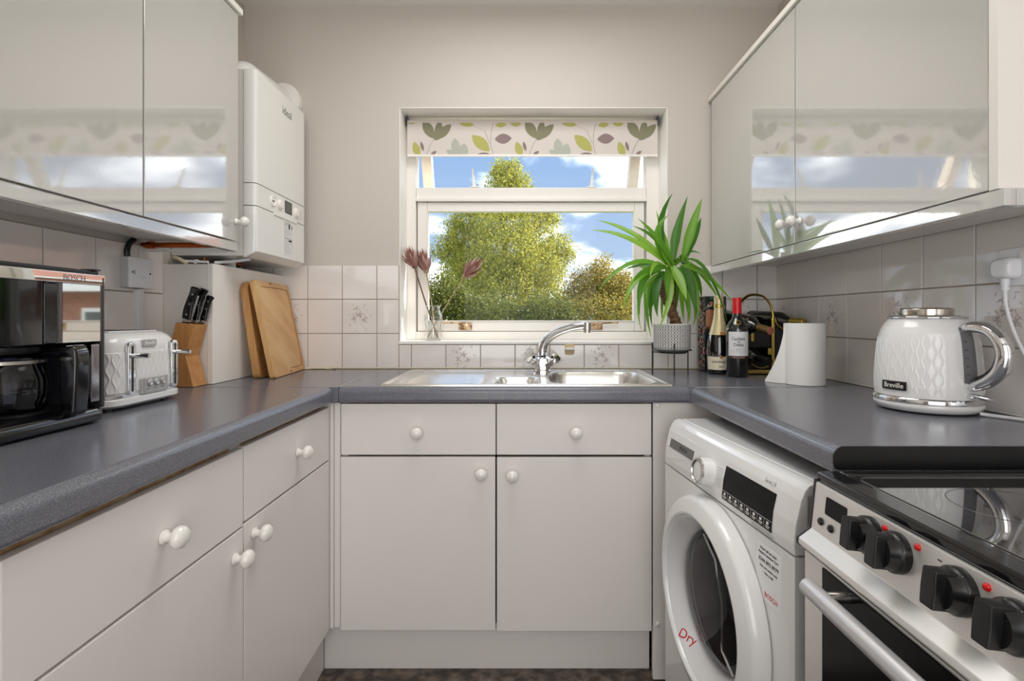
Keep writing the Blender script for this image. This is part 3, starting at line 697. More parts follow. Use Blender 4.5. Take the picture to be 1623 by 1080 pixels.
# ---------------------------------------------------------------- coffee machine
t = thing('coffee_machine', 'black and chrome filter coffee machine on the left worktop', 'coffee machine', (-1.02, -1.23, ZW))
CY0, CY1 = -1.352, -1.108
b = B(); z0 = ZW+.001
def cring(z, g, gx=0): return [(x, y, z) for x, y in rrect(-1.160-g, -.868+gx, CY0-g, CY1+.004+g, .022, 8)]
b.loft([cring(z0, -.012, -.014), cring(z0+.006, -.002, -.002), cring(z0+.016, 0, 0), cring(z0+.028, -.003, -.004), cring(z0+.036, -.012, -.014)])
part('base', b, M_black, t)
b = B(Matrix.Translation((-.962, -1.236, ZW+.036))); b.lathe([(0, 0), (.068, 0), (.070, .003), (.066, .006), (0, .006)], 36); part('hot_plate', b, M_blackm, t)
b = B(); b.box(-1.160, -1.045, CY0, CY1-.011, ZW+.03, 1.10, .012, 3); part('tank_column', b, M_black, t)
b = B(); b.box(-1.160, -.8780, CY0, CY1-.0105, 1.098, 1.2175, .006, 3); part('filter_housing', b, M_black, t)
b = B(); b.box(-1.160, -.872, CY1-.010, CY1, ZW+.030, 1.236, .004, 2); part('side_panel', b, M_dark, t)
# bright mirror plate on the far part of the front, gently wrapped
def plate(y0, y1, za, zb, x, mat, nm, bulge=.0, th=.002, n=10):
    s = B(); f = []; k = []
    for i in range(n+1):
        y = y0 + (y1-y0)*i/n; q = x + bulge*(1-(2*i/n-1)**2)
        f.append((q, y)); k.append((q-th, y))
    s.prism(f + k[::-1], 'z', za, zb); return part(nm, s, mat, t)
plate(-1.206, CY1-.001, 1.102, 1.2165, -.8745, M_mirror, 'mirror_plate')
plate(-1.245, -1.207, 1.102, 1.2165, -.8745, P('smoky_chrome', (120, 118, 120), .06, 1.0), 'mirror_plate', -.006)
plate(CY0+.002, -1.246, 1.102, 1.2165, -.8760, M_black, 'gloss_front', .004)
b = B(); b.box(-1.12, -.8725, CY0-.001, CY1+.0005, 1.217, 1.2385, .002); part('trim_band', b, M_mirror, t)
b = B(); b.box(-1.155, -.882, CY0+.004, CY1-.004, 1.2385, 1.2475, .003); part('lid', b, M_blackm, t)
b = B(); b.box(-.905, -.876, CY1-.024, CY1-.006, 1.2475, 1.2505, .001); part('lid_catch', b, M_dark, t)
text('lettering', 'BOSCH', .0155, (-.8724, -1.182, 1.2275), (0, 1, 0), (0, 0, 1), M_grey, t)
b = B(); b.box(-.886, -.8738, CY1-.034, CY1-.012, ZW+.045, 1.0955, .002); part('chrome_side_strip', b, P('dim_chrome', (150, 146, 146), .12, 1.0), t)
# carafe stands on the plate: lifts away, so a thing of its own
cf = thing('glass_carafe', 'smoked glass coffee carafe with big black handle, standing in the coffee machine', 'carafe', (-.962, -1.236, ZW+.0425))
b = B(Matrix.Translation((-.962, -1.236, ZW+.0425))); b.lathe([(0, .001), (.055, .001), (.064, .006), (.071, .030), (.071, .060), (.062, .092), (.050, .110), (.050, .116)], 40, cap=False); part('jug', b, M_carafe, cf, fix=False)
b = B(Matrix.Translation((-.962, -1.236, ZW+.0425))); b.lathe([(0, .108), (.053, .108), (.056, .112), (.056, .120), (0, .121)], 40); part('lid', b, M_blackm, cf)
b = B(Matrix.Translation((-.962, -1.236, ZW+.0425))); b.lathe([(.0625, .090), (.0645, .090), (.0645, .096), (.0600, .098)], 40, cap=False); part('steel_band', b, M_steel, cf)
b = B()
b.prism([(-.952, 1.0975), (-.952, 1.0765), (-.884, 1.0745), (-.882, .966), (-.877, .9605), (-.860, .9605), (-.853, .967), (-.849, 1.060), (-.850, 1.085), (-.857, 1.0975)], 'y', -1.206, -1.172, .0055, 3)
part('handle', b, M_black, cf)

# ---------------------------------------------------------------- toaster
t = thing('toaster', 'white four slice toaster with chrome levers beside the coffee machine', 'toaster', (-1.04, -.905, ZW))
TY0, TY1, TX0, TX1 = -1.030, -.777, -1.160, -.926
def tring(z, g): return [(x, y, z) for x, y in rrect(TX0+g, TX1-g, TY0+g, TY1-g, .045 if g < .02 else .04, 8)]
b = B(); b.loft([tring(ZW+.006, .012), tring(ZW+.008, .003), tring(ZW+.014, -.004), tring(ZW+.026, -.004), tring(ZW+.030, 0)]); part('base', b, M_appl, t)
b = B(); b.loft([tring(ZW+.030, -.001), tring(ZW+.036, -.001)]); part('chrome_band', b, M_chrome, t)
b = B(); rg = [tring(ZW+.036, .0015), tring(ZW+.13, .003)]
for k in range(1, 8):
    a = rad(90*k/7); rg.append(tring(ZW+.145+.037*math.sin(a), .003+.030*(1-math.cos(a))))
b.loft(rg); part('shell', b, M_appl, t, smooth=60)
b = B(); b.prism(rrect(TX0+.04, TX1-.04, TY0+.035, TY1-.035, .012), 'z', ZW+.1815, ZW+.1855, .0015); part('top_plate', b, M_steel, t)
for x in (-1.105, -1.075, -1.02, -.99):
    b = B(); b.box(x-.008, x+.008, TY0+.05, TY1-.05, ZW+.1856, ZW+.1862); part('slot', b, M_blackm, t, smooth=0)
def wavegrid(nu, nv, pos, wgt, pu, pv, amp, sway=.28):
    """relief of ribs whose edges sway in opposite ways: pos(s, q, h) -> point, s and q in metres from the pattern's corner"""
    s_ = B(); V = []
    for j in range(nv+1):
        row = []
        for i in range(nu+1):
            a, c = i/nu, j/nv; p, q = wgt[0]*a, wgt[1]*c; best = 9
            k0 = math.floor(p/pu)
            for k in (k0-1, k0, k0+1, k0+2):
                best = min(best, abs(p/pu - (k + sway*(-1)**k*math.sin(2*PI*q/pv))))
            h = amp*(math.exp(-(best/.13)**2) - .35*math.exp(-((best-.5)/.3)**2)); e = min(1, min(a, 1-a)*10, min(c, 1-c)*10)
            row.append(s_.bm.verts.new(pos(p, q, h*e + (0 if e > 0 else -.002))))
        V.append(row)
    for j in range(nv):
        for i in range(nu): s_.bm.faces.new([V[j][i], V[j][i+1], V[j+1][i+1], V[j+1][i]])
    return s_
b = wavegrid(220, 90, lambda p, q, h: (TX1-.0005+h-.0022*q/.1, TY0+.042+p, ZW+.040+q), (.168, .096), .0084, .046, .0013, .22); part('wave_relief', b, M_appl, t, smooth=80)
def corner_relief(p, q, h):
    a = rad(-90) + p/.045; return (TX1-.045 + (.0450+h)*math.cos(a) - .0022*q/.1, TY0+.045 + (.0450+h)*math.sin(a), ZW+.040+q)
b = wavegrid(90, 90, corner_relief, (.0700, .096), .0115, .046, .0018); part('wave_relief', b, M_appl, t, smooth=80)
for y in (-.969, -.819):
    b = B(); b.prism(rrect(y-.012, y+.012, .967, 1.092, .011), 'x', TX1-.003, TX1+.006, .002, 3); tr_ = part('lever_track', b, M_chrome, t)
    b = B(); b.prism(rrect(y-.003, y+.003, .975, 1.084, .0028), 'x', TX1+.006, TX1+.0066); part('lever_slot', b, M_blackm, tr_)
    b = B(); b.tube([(TX1+.005, y, 1.060), (TX1+.034, y, 1.060), (TX1+.040, y, 1.060), (TX1+.046, y, 1.060)], [.0055, .0055, .0062, .005], 14, flat=(1, 1.0)); part('lever', b, M_chrome, t)
b = B(); b.prism(rrect(-.927, -.881, 1.079, 1.096, .005), 'x', TX1-.006, TX1+.0012, .001); bd = part('badge', b, M_greyl, t)
text('lettering', 'Breville', .0115, (TX1+.0013, -.904, 1.0878), (0, 1, 0), (0, 0, 1), M_white, bd)
b = B(); b.prism(rrect(-.939, -.845, .963, 1.003, .005), 'x', TX1-.001, TX1+.0045, .0015); pn = part('button_panel', b, M_steel, t)
b = B(); b.prism(rrect(-.930, -.849, .966, 1.000, .004), 'x', TX1+.0045, TX1+.0055, .0004); part('panel_face', b, M_greyl, pn)
for y in (-.912, -.890, -.867):
    b = B(ax((TX1+.0055, y, .990), (1, 0, 0))); b.lathe([(.0085, 0), (.0085, .003), (.0065, .0045), (0, .0042)], 18); part('button', b, M_chrome, pn)
b = B()
for k in range(3):
    b.box(TX1+.0054, TX1+.0059, -.925+.026*k, -.912+.026*k, .974, .9755)
part('panel_print', b, M_grey, pn, smooth=0)
for x, y in ((TX1-.03, TY1-.03), (TX1-.03, TY0+.03), (TX0+.03, TY1-.03), (TX0+.03, TY0+.03)):
    b = B(Matrix.Translation((x, y, ZW))); b.lathe([(.009, 0), (.009, .008)], 12); part('rubber_foot', b, M_dark, t)

# ---------------------------------------------------------------- knife block with three knives
t = thing('knife_block', 'bent beech knife block between toaster and pipe housing', 'knife block', (-1.05, -.55, ZW))
pr = [(-1.018, ZW+.001), (-1.0435, 1.030), (-1.016, 1.128), (-1.074, 1.136), (-1.101, 1.030), (-1.075, ZW+.001)]
b = B(); b.prism(pr, 'y', -.588, -.518, .0022); part('body', b, M_block, t)
b = B()
for y, x0 in ((-.572, -1.052), (-.551, -1.050), (-.533, -1.034)):
    b.M = ax((x0, y, 1.1345 - (x0+1.045)*.13), (.12, 0, 1)); b.box(-.012, .012, -.0012, .0012, -.004, .0009)
b.M = Matrix(); part('slots', b, M_blk, t, smooth=0)
def knife(label, base, dirv, L, wd):
    k = thing('kitchen_knife', label, 'knife', base, 0, 'knives in the beech block')
    z = Vector(dirv).normalized(); M = ax(base, z, (1, 0, 0))
    prof = []
    for i in range(9):
        s_ = i/8; prof.append((s_*L, wd*(.50 + .06*math.sin(s_*2*PI+.6) + (.10 if i == 8 else 0)), .010*wd/.026*math.sin(s_*PI)*.5))
    def ring(zz, hw, off, th): return [(off + x, y, zz) for x, y in rrect(-hw, hw, -th, th, th*.7, 3)]
    b = B(M); b.loft([ring(zz+.010, hw, -off, .0075*min(1, wd/.024)) for zz, hw, off in prof] + [ring(L+.014, wd*.40, -.001, .004)]); part('handle', b, M_black, k)
    b = B(M); b.box(-wd*.5, wd*.46, -.005, .005, .0015, .0115, .002); part('bolster', b, M_steel, k)
    b = B(M); b.box(wd*.40, wd*.60, -.0012, .0012, .010, L*.9, .0005); part('tang', b, M_steel, k)
    for q in (.14, .48, .80):
        b = B(M @ ax((-.001, .0078*min(1, wd/.024), L*q+.010), (0, 1, 0)) @ Matrix.Identity(4)); b.lathe([(.003, -.0005), (.0028, .0004), (0, .0006)], 10); part('rivet', b, M_steel, k)
        b = B(M @ ax((-.001, -.0078*min(1, wd/.024), L*q+.010), (0, -1, 0))); b.lathe([(.003, -.0005), (.0028, .0004), (0, .0006)], 10); part('rivet', b, M_steel, k)
    return k
knife('large black-handled knife nearest the front of the beech block', (-1.052, -.572, 1.1365), (.30, .01, 1), .100, .026)
knife('black-handled knife half hidden behind the largest knife in the block', (-1.040, -.551, 1.1350), (.28, .02, 1), .098, .024)
knife('smallest black-handled knife at the right of the block', (-1.024, -.533, 1.1325), (.30, .0, 1), .078, .019)

# ---------------------------------------------------------------- chopping boards leaning on the pipe housing
def board(label, nb, fb, up, Hh, th, mat, r_top, r_bot, groove):
    nb, fb = Vector(nb), Vector(fb); x = (fb-nb).normalized(); up = Vector(up); up = (up - x*up.dot(x)).normalized(); n = x.cross(up); L = (fb-nb).length
    M = Matrix(((x.x, up.x, n.x, nb.x), (x.y, up.y, n.y, nb.y), (x.z, up.z, n.z, nb.z), (0, 0, 0, 1)))
    o = thing('chopping_board', label, 'chopping board', (nb+fb)/2)
    pts = []
    for cx, cy, a, r in ((L-r_top, Hh-r_top, 0, r_top), (r_top, Hh-r_top, 90, r_top), (r_bot, r_bot, 180, r_bot), (L-r_bot, r_bot, 270, r_bot)):
        for k in range(9): q = rad(a+90*k/8); pts.append((cx + r*math.cos(q), cy + r*math.sin(q)))
    b = B(M); b.prism(pts, 'z', -th, 0, .002); part('board', b, mat, o)
    if groove:
        b = B(M); pth = [(L*.13, Hh-.022), (L-.055, Hh-.022), (L-.030, Hh-.034), (L-.022, Hh-.060), (L-.022, .060), (L-.030, .034), (L-.055, .022), (L*.52, .022)]
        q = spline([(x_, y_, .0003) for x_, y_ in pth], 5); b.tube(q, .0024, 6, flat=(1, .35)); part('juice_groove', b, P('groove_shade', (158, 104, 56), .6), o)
        b = B(M); b.box(L*.40, L*.43, Hh-.010, Hh-.004, -.001, .0008); b.box(L*.49, L*.52, .006, .012, -.001, .0008); part('burn_mark', b, P('burn_mark', (70, 42, 22), .7), o, smooth=0)
    return o
board('pale bamboo chopping board with juice groove, in front of the other board', (-.871, -.362, ZW+.002), (-.908, -.022, ZW+.002), (-.070, 0, .345), .358, .020, M_bamboo, .012, .012, True)
board('thick darker chopping board with rounded corners leaning against the pipe housing', (-.927, -.356, ZW+.002), (-.945, -.030, ZW+.002), (-.049, 0, .348), .352, .027, M_bamboo2, .045, .02, False)
# small cable behind
b = B(); b.tube(spline([(-.905, -.020, ZW+.004), (-.85, -.028, ZW+.005), (-.80, -.020, ZW+.004), (-.775, -.030, ZW+.006)], 6), .0028, 8)
b.tube(spline([(-.905, -.034, ZW+.004), (-.85, -.018, ZW+.005), (-.80, -.032, ZW+.004)], 6), .0028, 8); b.box(-.820, -.800, -.034, -.018, ZW+.001, ZW+.009, .002)
solo('thin_cable', b, M_cream, 'thin cream cable lying on the worktop right of the chopping boards', 'cable', (-.84, -.026, ZW))

# ---------------------------------------------------------------- vase with three dried proteas on the window sill
vx, vy, vz = -.382, .055, RZ0
t = thing('glass_vase', 'small clear glass vase on the window sill', 'vase', (vx, vy, vz))
b = B(Matrix.Translation((vx, vy, vz+.0005)))
vp = [(0, 0), (.034, 0), (.038, .004), (.038, .018), (.035, .045), (.036, .070), (.0395, .092), (.038, .108), (.030, .126), (.0265, .137), (.030, .147), (.037, .153)]
b.lathe(vp, 32, cap=False); b.lathe([(.0345, .151), (.0275, .146), (.0245, .137), (.028, .126), (.0355, .107), (.037, .092), (.0335, .070), (.0325, .045), (.035, .018), (.032, .010), (0, .010)], 32, cap=False)
part('body', b, M_vase, t, smooth=60, fix=False)
b = B(Matrix.Translation((vx, vy, vz+.0105))); b.lathe([(0, 0), (.0318, 0), (.0318, .0035), (0, .0035)], 28); part('water', b, M_glass, t, smooth=0)
def protea(label, foot, base, tip, r, stem_mat, seed, rs=.0028):
    R = random.Random(seed); foot, base, tip = Vector(foot), Vector(base), Vector(tip)
    o = thing('dried_protea', label, 'dried flower', foot, 0, 'dried flowers in the vase')
    mid = (foot+base)/2 + Vector((R.uniform(-.004, .004), 0, 0))
    b = B(); b.tube(spline([foot, mid, base], 6), rs, 8); part('stem', b, stem_mat, o)
    z = (tip-base).normalized(); L = (tip-base).length; M = ax(base, z)
    b = B(M); b.lathe([(.003, -.006), (.010, .0), (.013, .012), (.008, .030), (0, .040)], 12); part('flower_heart', b, stem_mat, o)
    b = B(M)
    for ring, n, l, spread, r0 in ((0, 9, .62, 1.15, .8), (1, 11, .82, .95, .7), (2, 10, 1.0, .72, .55), (3, 8, .92, .45, .4), (4, 6, .8, .25, .25)):
        for k in range(n):
            a = 2*PI*k/n + ring*.37 + R.uniform(-.15, .15); ln = L*l*R.uniform(.85, 1.1); sp_ = r*spread*R.uniform(.85, 1.15); w_ = .0078*R.uniform(.8, 1.2)
            rg = []
            for s_, ww in ((0, .5), (.25, 1), (.5, 1.0), (.75, .62), (1, .06)):
                rr = .006 + (sp_-.006)*(1-(1-s_)**1.8) + (.006*s_**3 if ring < 2 else -.002*s_); zz = ln*s_*(.98 - .12*s_*(ring < 2))
                c_, sn = math.cos(a), math.sin(a); rg.append([(rr*c_ - q*sn, rr*sn + q*c_, zz + d) for q, d in ((-w_*ww, .0012), (0, -.0002), (w_*ww, .0012))])
            b.loft(rg, cap=False, closed=False)
    part('bracts', b, M_protea, o, smooth=0, fix=False)
y_ = vy
protea('dried protea leaning furthest left over the edge of the window', (vx+.020, y_-.006, vz+.014), at(657, 424, y_-.012), at(646, 391, y_-.018), .034, M_stem, 1, .0032)
protea('pale dried protea behind the leftmost flower', (vx+.006, y_+.012, vz+.014), at(676, 432, y_+.02), at(668, 396, y_+.024), .030, M_stem2, 2, .0026)
protea('dried protea leaning right in front of the window pane', (vx-.026, y_+.002, vz+.014), at(735, 440, y_+.005), at(762, 410, y_+.005), .030, M_stem2, 3, .0024)
# ---------------------------------------------------------------- yucca in patterned pot on wire stand
px_, py_ = .576, -.222
m = P('pot_pattern', (232, 230, 226), .6); tt = m.node_tree; bs = tt.nodes['Principled BSDF']
co = N(tt, 'ShaderNodeTexCoord'); sp_ = N(tt, 'ShaderNodeSeparateXYZ'); tt.links.new(co.outputs['Object'], sp_.inputs[0])
def MA(op, a, b_=None):
    n = N(tt, 'ShaderNodeMath', operation=op)
    for k, v in ((0, a), (1, b_)):
        if v is None: continue
        if isinstance(v, (int, float)): n.inputs[k].default_value = v
        else: tt.links.new(v, n.inputs[k])
    return n.outputs[0]
uu = MA('MULTIPLY', MA('ARCTAN2', sp_.outputs['Y'], sp_.outputs['X']), 20/(2*PI)); vv = MA('MULTIPLY', sp_.outputs['Z'], 1/.0225)
fu = MA('ABSOLUTE', MA('SUBTRACT', MA('FRACT', MA('ADD', uu, 40.)), .5)); fv = MA('ABSOLUTE', MA('SUBTRACT', MA('FRACT', vv), .5))
dd = MA('ADD', fu, fv)                                   # diamond distance
line = MA('LESS_THAN', MA('ABSOLUTE', MA('SUBTRACT', dd, .5)), .075)
tri = MA('MULTIPLY', MA('LESS_THAN', dd, .27), MA('GREATER_THAN', fv, .045))
cor = MA('MULTIPLY', MA('GREATER_THAN', dd, .74), MA('LESS_THAN', fv, .455))
ink = MA('MINIMUM', MA('ADD', MA('ADD', line, tri), cor), 1.)
inz = MA('MULTIPLY', ink, MA('MULTIPLY', MA('GREATER_THAN', sp_.outputs['Z'], .006), MA('LESS_THAN', sp_.outputs['Z'], .0985)))
mxx = N(tt, 'ShaderNodeMixRGB'); mxx.inputs[1].default_value = lin((232, 230, 226)); mxx.inputs[2].default_value = lin((38, 36, 40)); tt.links.new(inz, mxx.inputs[0]); tt.links.new(mxx.outputs[0], bs.inputs['Base Color'])
st = thing('plant_stand', 'black wire plant stand on three legs at the back of the worktop', 'plant stand', (px_, py_, ZW))
zb = 1.022
b = B()
for rr, z in ((.0715, zb+.006), (.052, zb-.004)):
    b.tube([(px_ + rr*math.cos(2*PI*k/36), py_ + rr*math.sin(2*PI*k/36), z) for k in range(37)], .0022, 8)
part('ring', b, M_blackm, st)
for a in (-100, 20, 158):
    x, y = math.cos(rad(a)), math.sin(rad(a))
    b = B(); b.tube([(px_+.0735*x, py_+.0735*y, ZW+.0005), (px_+.0735*x, py_+.0735*y, zb+.032)], .0026, 8); part('leg', b, M_blackm, st)
    b = B(); b.tube([(px_, py_, zb-.004), (px_+.0735*x, py_+.0735*y, zb-.004)], .0022, 8); part('cross_wire', b, M_blackm, st)
pl = thing('potted_yucca', 'leafy green yucca in a black and white patterned pot, right of the tap', 'potted plant', (px_, py_, zb))
b = B(Matrix.Translation((px_, py_, zb))); b.lathe([(0, 0), (.050, 0), (.062, .004), (.0675, .012), (.0685, .020), (.0690, .104), (.0660, .1055), (.0640, .104), (.063, .090), (0, .090)], 48)
po = part('pot', b, m, pl)
po.data.transform(Matrix.Translation((0, 0, -.004))); po.location = (0, 0, .004)
b = B(Matrix.Translation((px_, py_, zb+.092))); b.lathe([(.0625, 0), (.04, .004), (0, .006)], 20); part('soil', b, M_soil, pl)
def cane(pts, r):
    q = spline(pts, 10); b = B(); rr = [r*(1 + .10*math.sin(i*1.9) + .05*math.sin(i*3.7)) for i in range(len(q))]; b.tube(q, rr, 14); part('cane', b, M_trunkp, pl)
cane([(px_+.022, py_-.01, zb+.09), at(1063, 490, py_), at(1052, 462, py_+.005), at(1050, 445, py_)], .0185)
cane([(px_+.012, py_+.02, zb+.09), at(1066, 480, py_+.03), at(1066, 440, py_+.03), at(1066, 400, py_+.02)], .013)
LR = random.Random(11)
def yleaf(bu, bv, cu, cv, tu, tv, wpx, dy=0., mid=None):
    p0 = at(bu, bv, py_ + LR.uniform(-.012, .012)); p2 = at(tu, tv, py_+dy); p1 = at(cu, cv, py_ + dy*.55)
    ctl = 2*p1 - .5*(p0+p2)                      # curve passes through the middle point
    n = 9; W = wpx/402*.38; rg = []
    side0 = None
    for i in range(n+1):
        s_ = i/n; p = (1-s_)**2*p0 + 2*s_*(1-s_)*ctl + s_*s_*p2; T = (2*(1-s_)*(ctl-p0) + 2*s_*(p2-ctl)).normalized()
        ww = W*(min(1, .45 + 1.6*s_) if s_ < .35 else max(.02, 1 - ((s_-.35)/.65)**1.9))
        S = T.cross(Vector((LR_t[0], -1, LR_t[1]))).normalized()
        nn = S.cross(T).normalized(); fold = .28*ww
        rg.append([p - S*ww + nn*fold, p - nn*fold*.2, p + S*ww + nn*fold])
    b = B(); b.loft(rg, cap=False, closed=False); part('leaf', b, M_yucca, pl, smooth=70, fix=False)
LEAVES = [
 (1062,424, 1000,380, 937,365, 13, .10), (1062,420, 1005,372, 945,349, 13, .14), (1058,428, 1003,417, 947,461, 11, -.02),
 (1062,415, 1046,362, 1066,306, 16, .03), (1062,400, 1051,372, 1040,333, 9, .04), (1058,420, 1043,372, 1060,341, 16, .0), (1068,420, 1044,382, 1011,346, 15, -.05), (1064,418, 1040,380, 1002,358, 10, .05),
 (1068,412, 1074,365, 1090,311, 17, -.02), (1082,412, 1096,362, 1113,314, 19, -.04), (1086,412, 1102,372, 1111,345, 13, .02),
 (1078,424, 1112,432, 1161,478, 15, -.04), (1078,416, 1116,426, 1153,510, 14, -.10), (1082,412, 1112,436, 1141,478, 12, .05), (1080,416, 1103,440, 1112,474, 13, .08),
 (1056,432, 1026,462, 1032,535, 13, .04), (1050,434, 1014,470, 1018,528, 8, .06), (1050,432, 1040,462, 1042,503, 17, -.06), (1052,430, 1032,470, 1034,520, 12, -.03), (1048,430, 1018,448, 1014,502, 15, -.05),
 (1046,430, 1012,440, 986,492, 15, -.09), (1056,424, 1024,430, 1004,446, 15, -.06), (1060,428, 1062,470, 1044,522, 13, -.10), (1064,420, 1078,446, 1088,476, 19, -.09), (1078,424, 1094,450, 1102,496, 21, -.05),
 (1074,424, 1088,470, 1092,512, 14, -.07), (1086,424, 1102,456, 1108,514, 12, .02), (1062,424, 1056,440, 1058,478, 12, -.08), (1070,424, 1072,460, 1070,500, 12, .08), (1080,420, 1080,470, 1084,510, 12, .10),
 (1052,424, 1022,420, 988,428, 9, .08), (1058,420, 1030,426, 1010,420, 8, .1), (1072,424, 1100,468, 1098,520, 10, .06), (1066,410, 1066,380, 1072,352, 10, .06), (1066,428, 1048,446, 1026,508, 10, .08),
 (1062,420, 1050,398, 1046,372, 12, -.03), (1070,420, 1084,406, 1092,422, 12, -.09), (1058,426, 1040,418, 1030,440, 11, -.1), (1074,418, 1092,400, 1112,404, 10, .07), (1060,430, 1050,470, 1050,512, 9, .06)]
for q in LEAVES:
    LR_t = (LR.uniform(-.5, .5), LR.uniform(.1, .8)); yleaf(*q)

# ---------------------------------------------------------------- gift box, bottles, rack, paper roll
gb = thing('gift_box', 'tall dark gift box printed with pink flowers, behind the sparkling wine', 'gift box', (.775, -.085, ZW))
GX0, GX1, GY0, GY1, GZ = .735, .820, -.130, -.050, 1.236
part('box', B().box(GX0, GX1, GY0, GY1, ZW+.001, GZ, .0012), M_navy, gb)
R = random.Random(21); BF = {'l': B(), 'f': B()}
def pet(face, p, q, a, l, wd, mi, k):
    pts = []
    for i in range(8):
        c_, s_ = math.cos(2*PI*i/8), math.sin(2*PI*i/8); x = p + l*(.5+.5*c_)*math.cos(a) - wd*s_*math.sin(a); z = q + l*(.5+.5*c_)*math.sin(a) + wd*s_*math.cos(a)
        if face == 'l': x = min(max(x, GY0+.002), GY1-.002)
        else: x = min(max(x, GX0+.002), GX1-.002)
        z = min(max(z, ZW+.004), GZ-.003)
        pts.append((GX0-.0003-k*1e-5, x, z) if face == 'l' else (x, GY0-.0003-k*1e-5, z))
    BF[face].poly(pts, mi)
k = 0
for i in range(84):
    f = 'l'; p, q = R.uniform(GY0, GY1), ZW + .30*((i*.618) % 1); k += 1; a = R.uniform(0, 6.3)
    if i % 3 == 0:
        for j in range(7): pet(f, p, q, a+j*.45, .019, .0042, 0 if j % 2 else 1, k)
    elif i % 3 == 1:
        for j in range(8): pet(f, p, q, j*PI/4, .009, .005, (0, 1)[i % 2], k)
    else: pet(f, p, q, a, .016, .004, 2, k)
for i in range(26):
    p, q = R.uniform(GX0, GX1), ZW + .30*((i*.618+.3) % 1); k += 1; a = R.uniform(0, 6.3)
    for j in range(5): pet('f', p, q, a+j*.5, .018, .0032, (0, 1, 2, 3)[i % 4], k)
for j in range(9): pet('f', .752, 1.150, 1.2+j*.5, .036, .011, 3, 300+j)
for f in 'lf': part('flower_print', BF[f], [M_pink, M_pinkl, M_teal, M_tan], gb, smooth=0, fix=False)

def arc_label(c, R, z0, z1, a0, a1, n=14, th=.0004):
    s_ = B(Matrix.Translation(c)); s_.lathe([(R+.0001, z0), (R+th, z0), (R+th, z1), (R+.0001, z1)], n, rad(a0), rad(a1), cap=False); return s_
# sparkling wine
c = Vector((.7665, -.190, ZW+.0005)); t = thing('sparkling_wine_bottle', 'dark sparkling wine bottle with pale gold foil neck and cream label', 'bottle', c)
b = B(Matrix.Translation(c)); b.lathe([(0, .004), (.030, 0), (.040, .002), (.0425, .008), (.0435, .10), (.0405, .130), (.032, .165), (.0235, .195), (.018, .225), (.0155, .262), (.0155, .283), (0, .283)], 40); part('glass', b, M_wine, t, smooth=60)
b = B(Matrix.Translation(c)); b.lathe([(.0365, .151), (.0332, .164), (.0246, .195), (.0190, .225), (.0166, .258), (.0170, .266), (.0188, .270), (.0172, .276), (.0180, .290), (.0172, .300), (.010, .304), (0, .304)], 36, cap=False); part('foil', b, M_foil, t, smooth=60)
b = B(Matrix.Translation(c)); b.lathe([(.0185, .257), (.0195, .2615), (.0185, .266)], 32, cap=False); part('wire_band', b, M_gold, t, smooth=60)
part('label', arc_label(c, .0433, .018, .068, -175, -42), M_labelc, t)
text('lettering', 'CHAMPAGNE', .0115, None, None, None, M_blk, t, wrap=((c.x, c.y, c.z+.048), .0441, rad(-106)), sx=.85)
text('lettering', 'BRUT', .0075, None, None, None, M_blk, t, wrap=((c.x, c.y, c.z+.030), .0441, rad(-98)))
b = B(ax(c + Vector((math.cos(rad(-98))*.0435, math.sin(rad(-98))*.0435, .066)), (math.cos(rad(-98)), math.sin(rad(-98)), 0))); b.lathe([(.006, 0), (.006, .0012), (0, .0012)], 12); part('seal', b, M_amber, t)
b = B(ax(c + Vector((math.cos(rad(-88))*.0338, math.sin(rad(-88))*.0338, .158)), (math.cos(rad(-88)), math.sin(rad(-88)), .6))); b.lathe([(.0095, 0), (.0095, .0014), (.007, .0016), (0, .0016)], 16); part('neck_medal', b, M_amber, t)
# red wine
c = Vector((.796, -.289, ZW+.0005)); t = thing('red_wine_bottle', 'red wine bottle with red capsule and white label, in front of the sparkling wine', 'bottle', c)
b = B(Matrix.Translation(c)); b.lathe([(0, .004), (.028, 0), (.036, .002), (.0385, .007), (.0385, .168), (.0365, .184), (.029, .200), (.0195, .212), (.0158, .224), (.0150, .285), (0, .285)], 40); part('glass', b, M_wine, t, smooth=60)
b = B(Matrix.Translation(c)); b.lathe([(.0160, .232), (.0158, .262), (.0162, .2625), (.0158, .2635), (.0157, .288), (.0148, .2905), (0, .2905)], 36, cap=False); part('capsule', b, M_redfoil, t, smooth=40)
lb = part('label', arc_label(c, .0384, .078, .166, -160, -36, 20), M_label, t)
part('lower_label', arc_label(c, .0384, .068, .0765, -160, -36, 20), P('plum_label', (60, 34, 36), .5), t)
text('lettering', 'Casillero', .0170, None, None, None, M_blk, t, wrap=((c.x, c.y, c.z+.140), .0391, rad(-104)), sx=.78)
text('lettering', 'del', .0090, None, None, None, M_blk, t, wrap=((c.x, c.y, c.z+.1295), .0391, rad(-104)))
text('lettering', 'Diablo', .0170, None, None, None, M_blk, t, wrap=((c.x, c.y, c.z+.1185), .0391, rad(-104)), sx=.78)
text('lettering', 'RESERVA', .0050, None, None, None, M_greyl, t, wrap=((c.x, c.y, c.z+.103), .0391, rad(-104)))
text('lettering', 'CABERNET SAUVIGNON', .0050, None, None, None, M_pinkl, t, wrap=((c.x, c.y, c.z+.0722), .0391, rad(-104)), sx=.8)
for z, l in ((.098, .8), (.092, .9)):
    part('label_line', arc_label(c, .0388, z, z+.0007, -150, -60, 14), M_greyl, t)
b = B(ax(c + Vector((.0285*math.cos(rad(-104)), .0285*math.sin(rad(-104)), .199)), (math.cos(rad(-104)), math.sin(rad(-104)), .55))); b.lathe([(.0100, -.001), (.0100, .0014), (.0082, .0018), (.0078, .0010), (0, .0010)], 20); em = part('emblem', b, M_gold, t)
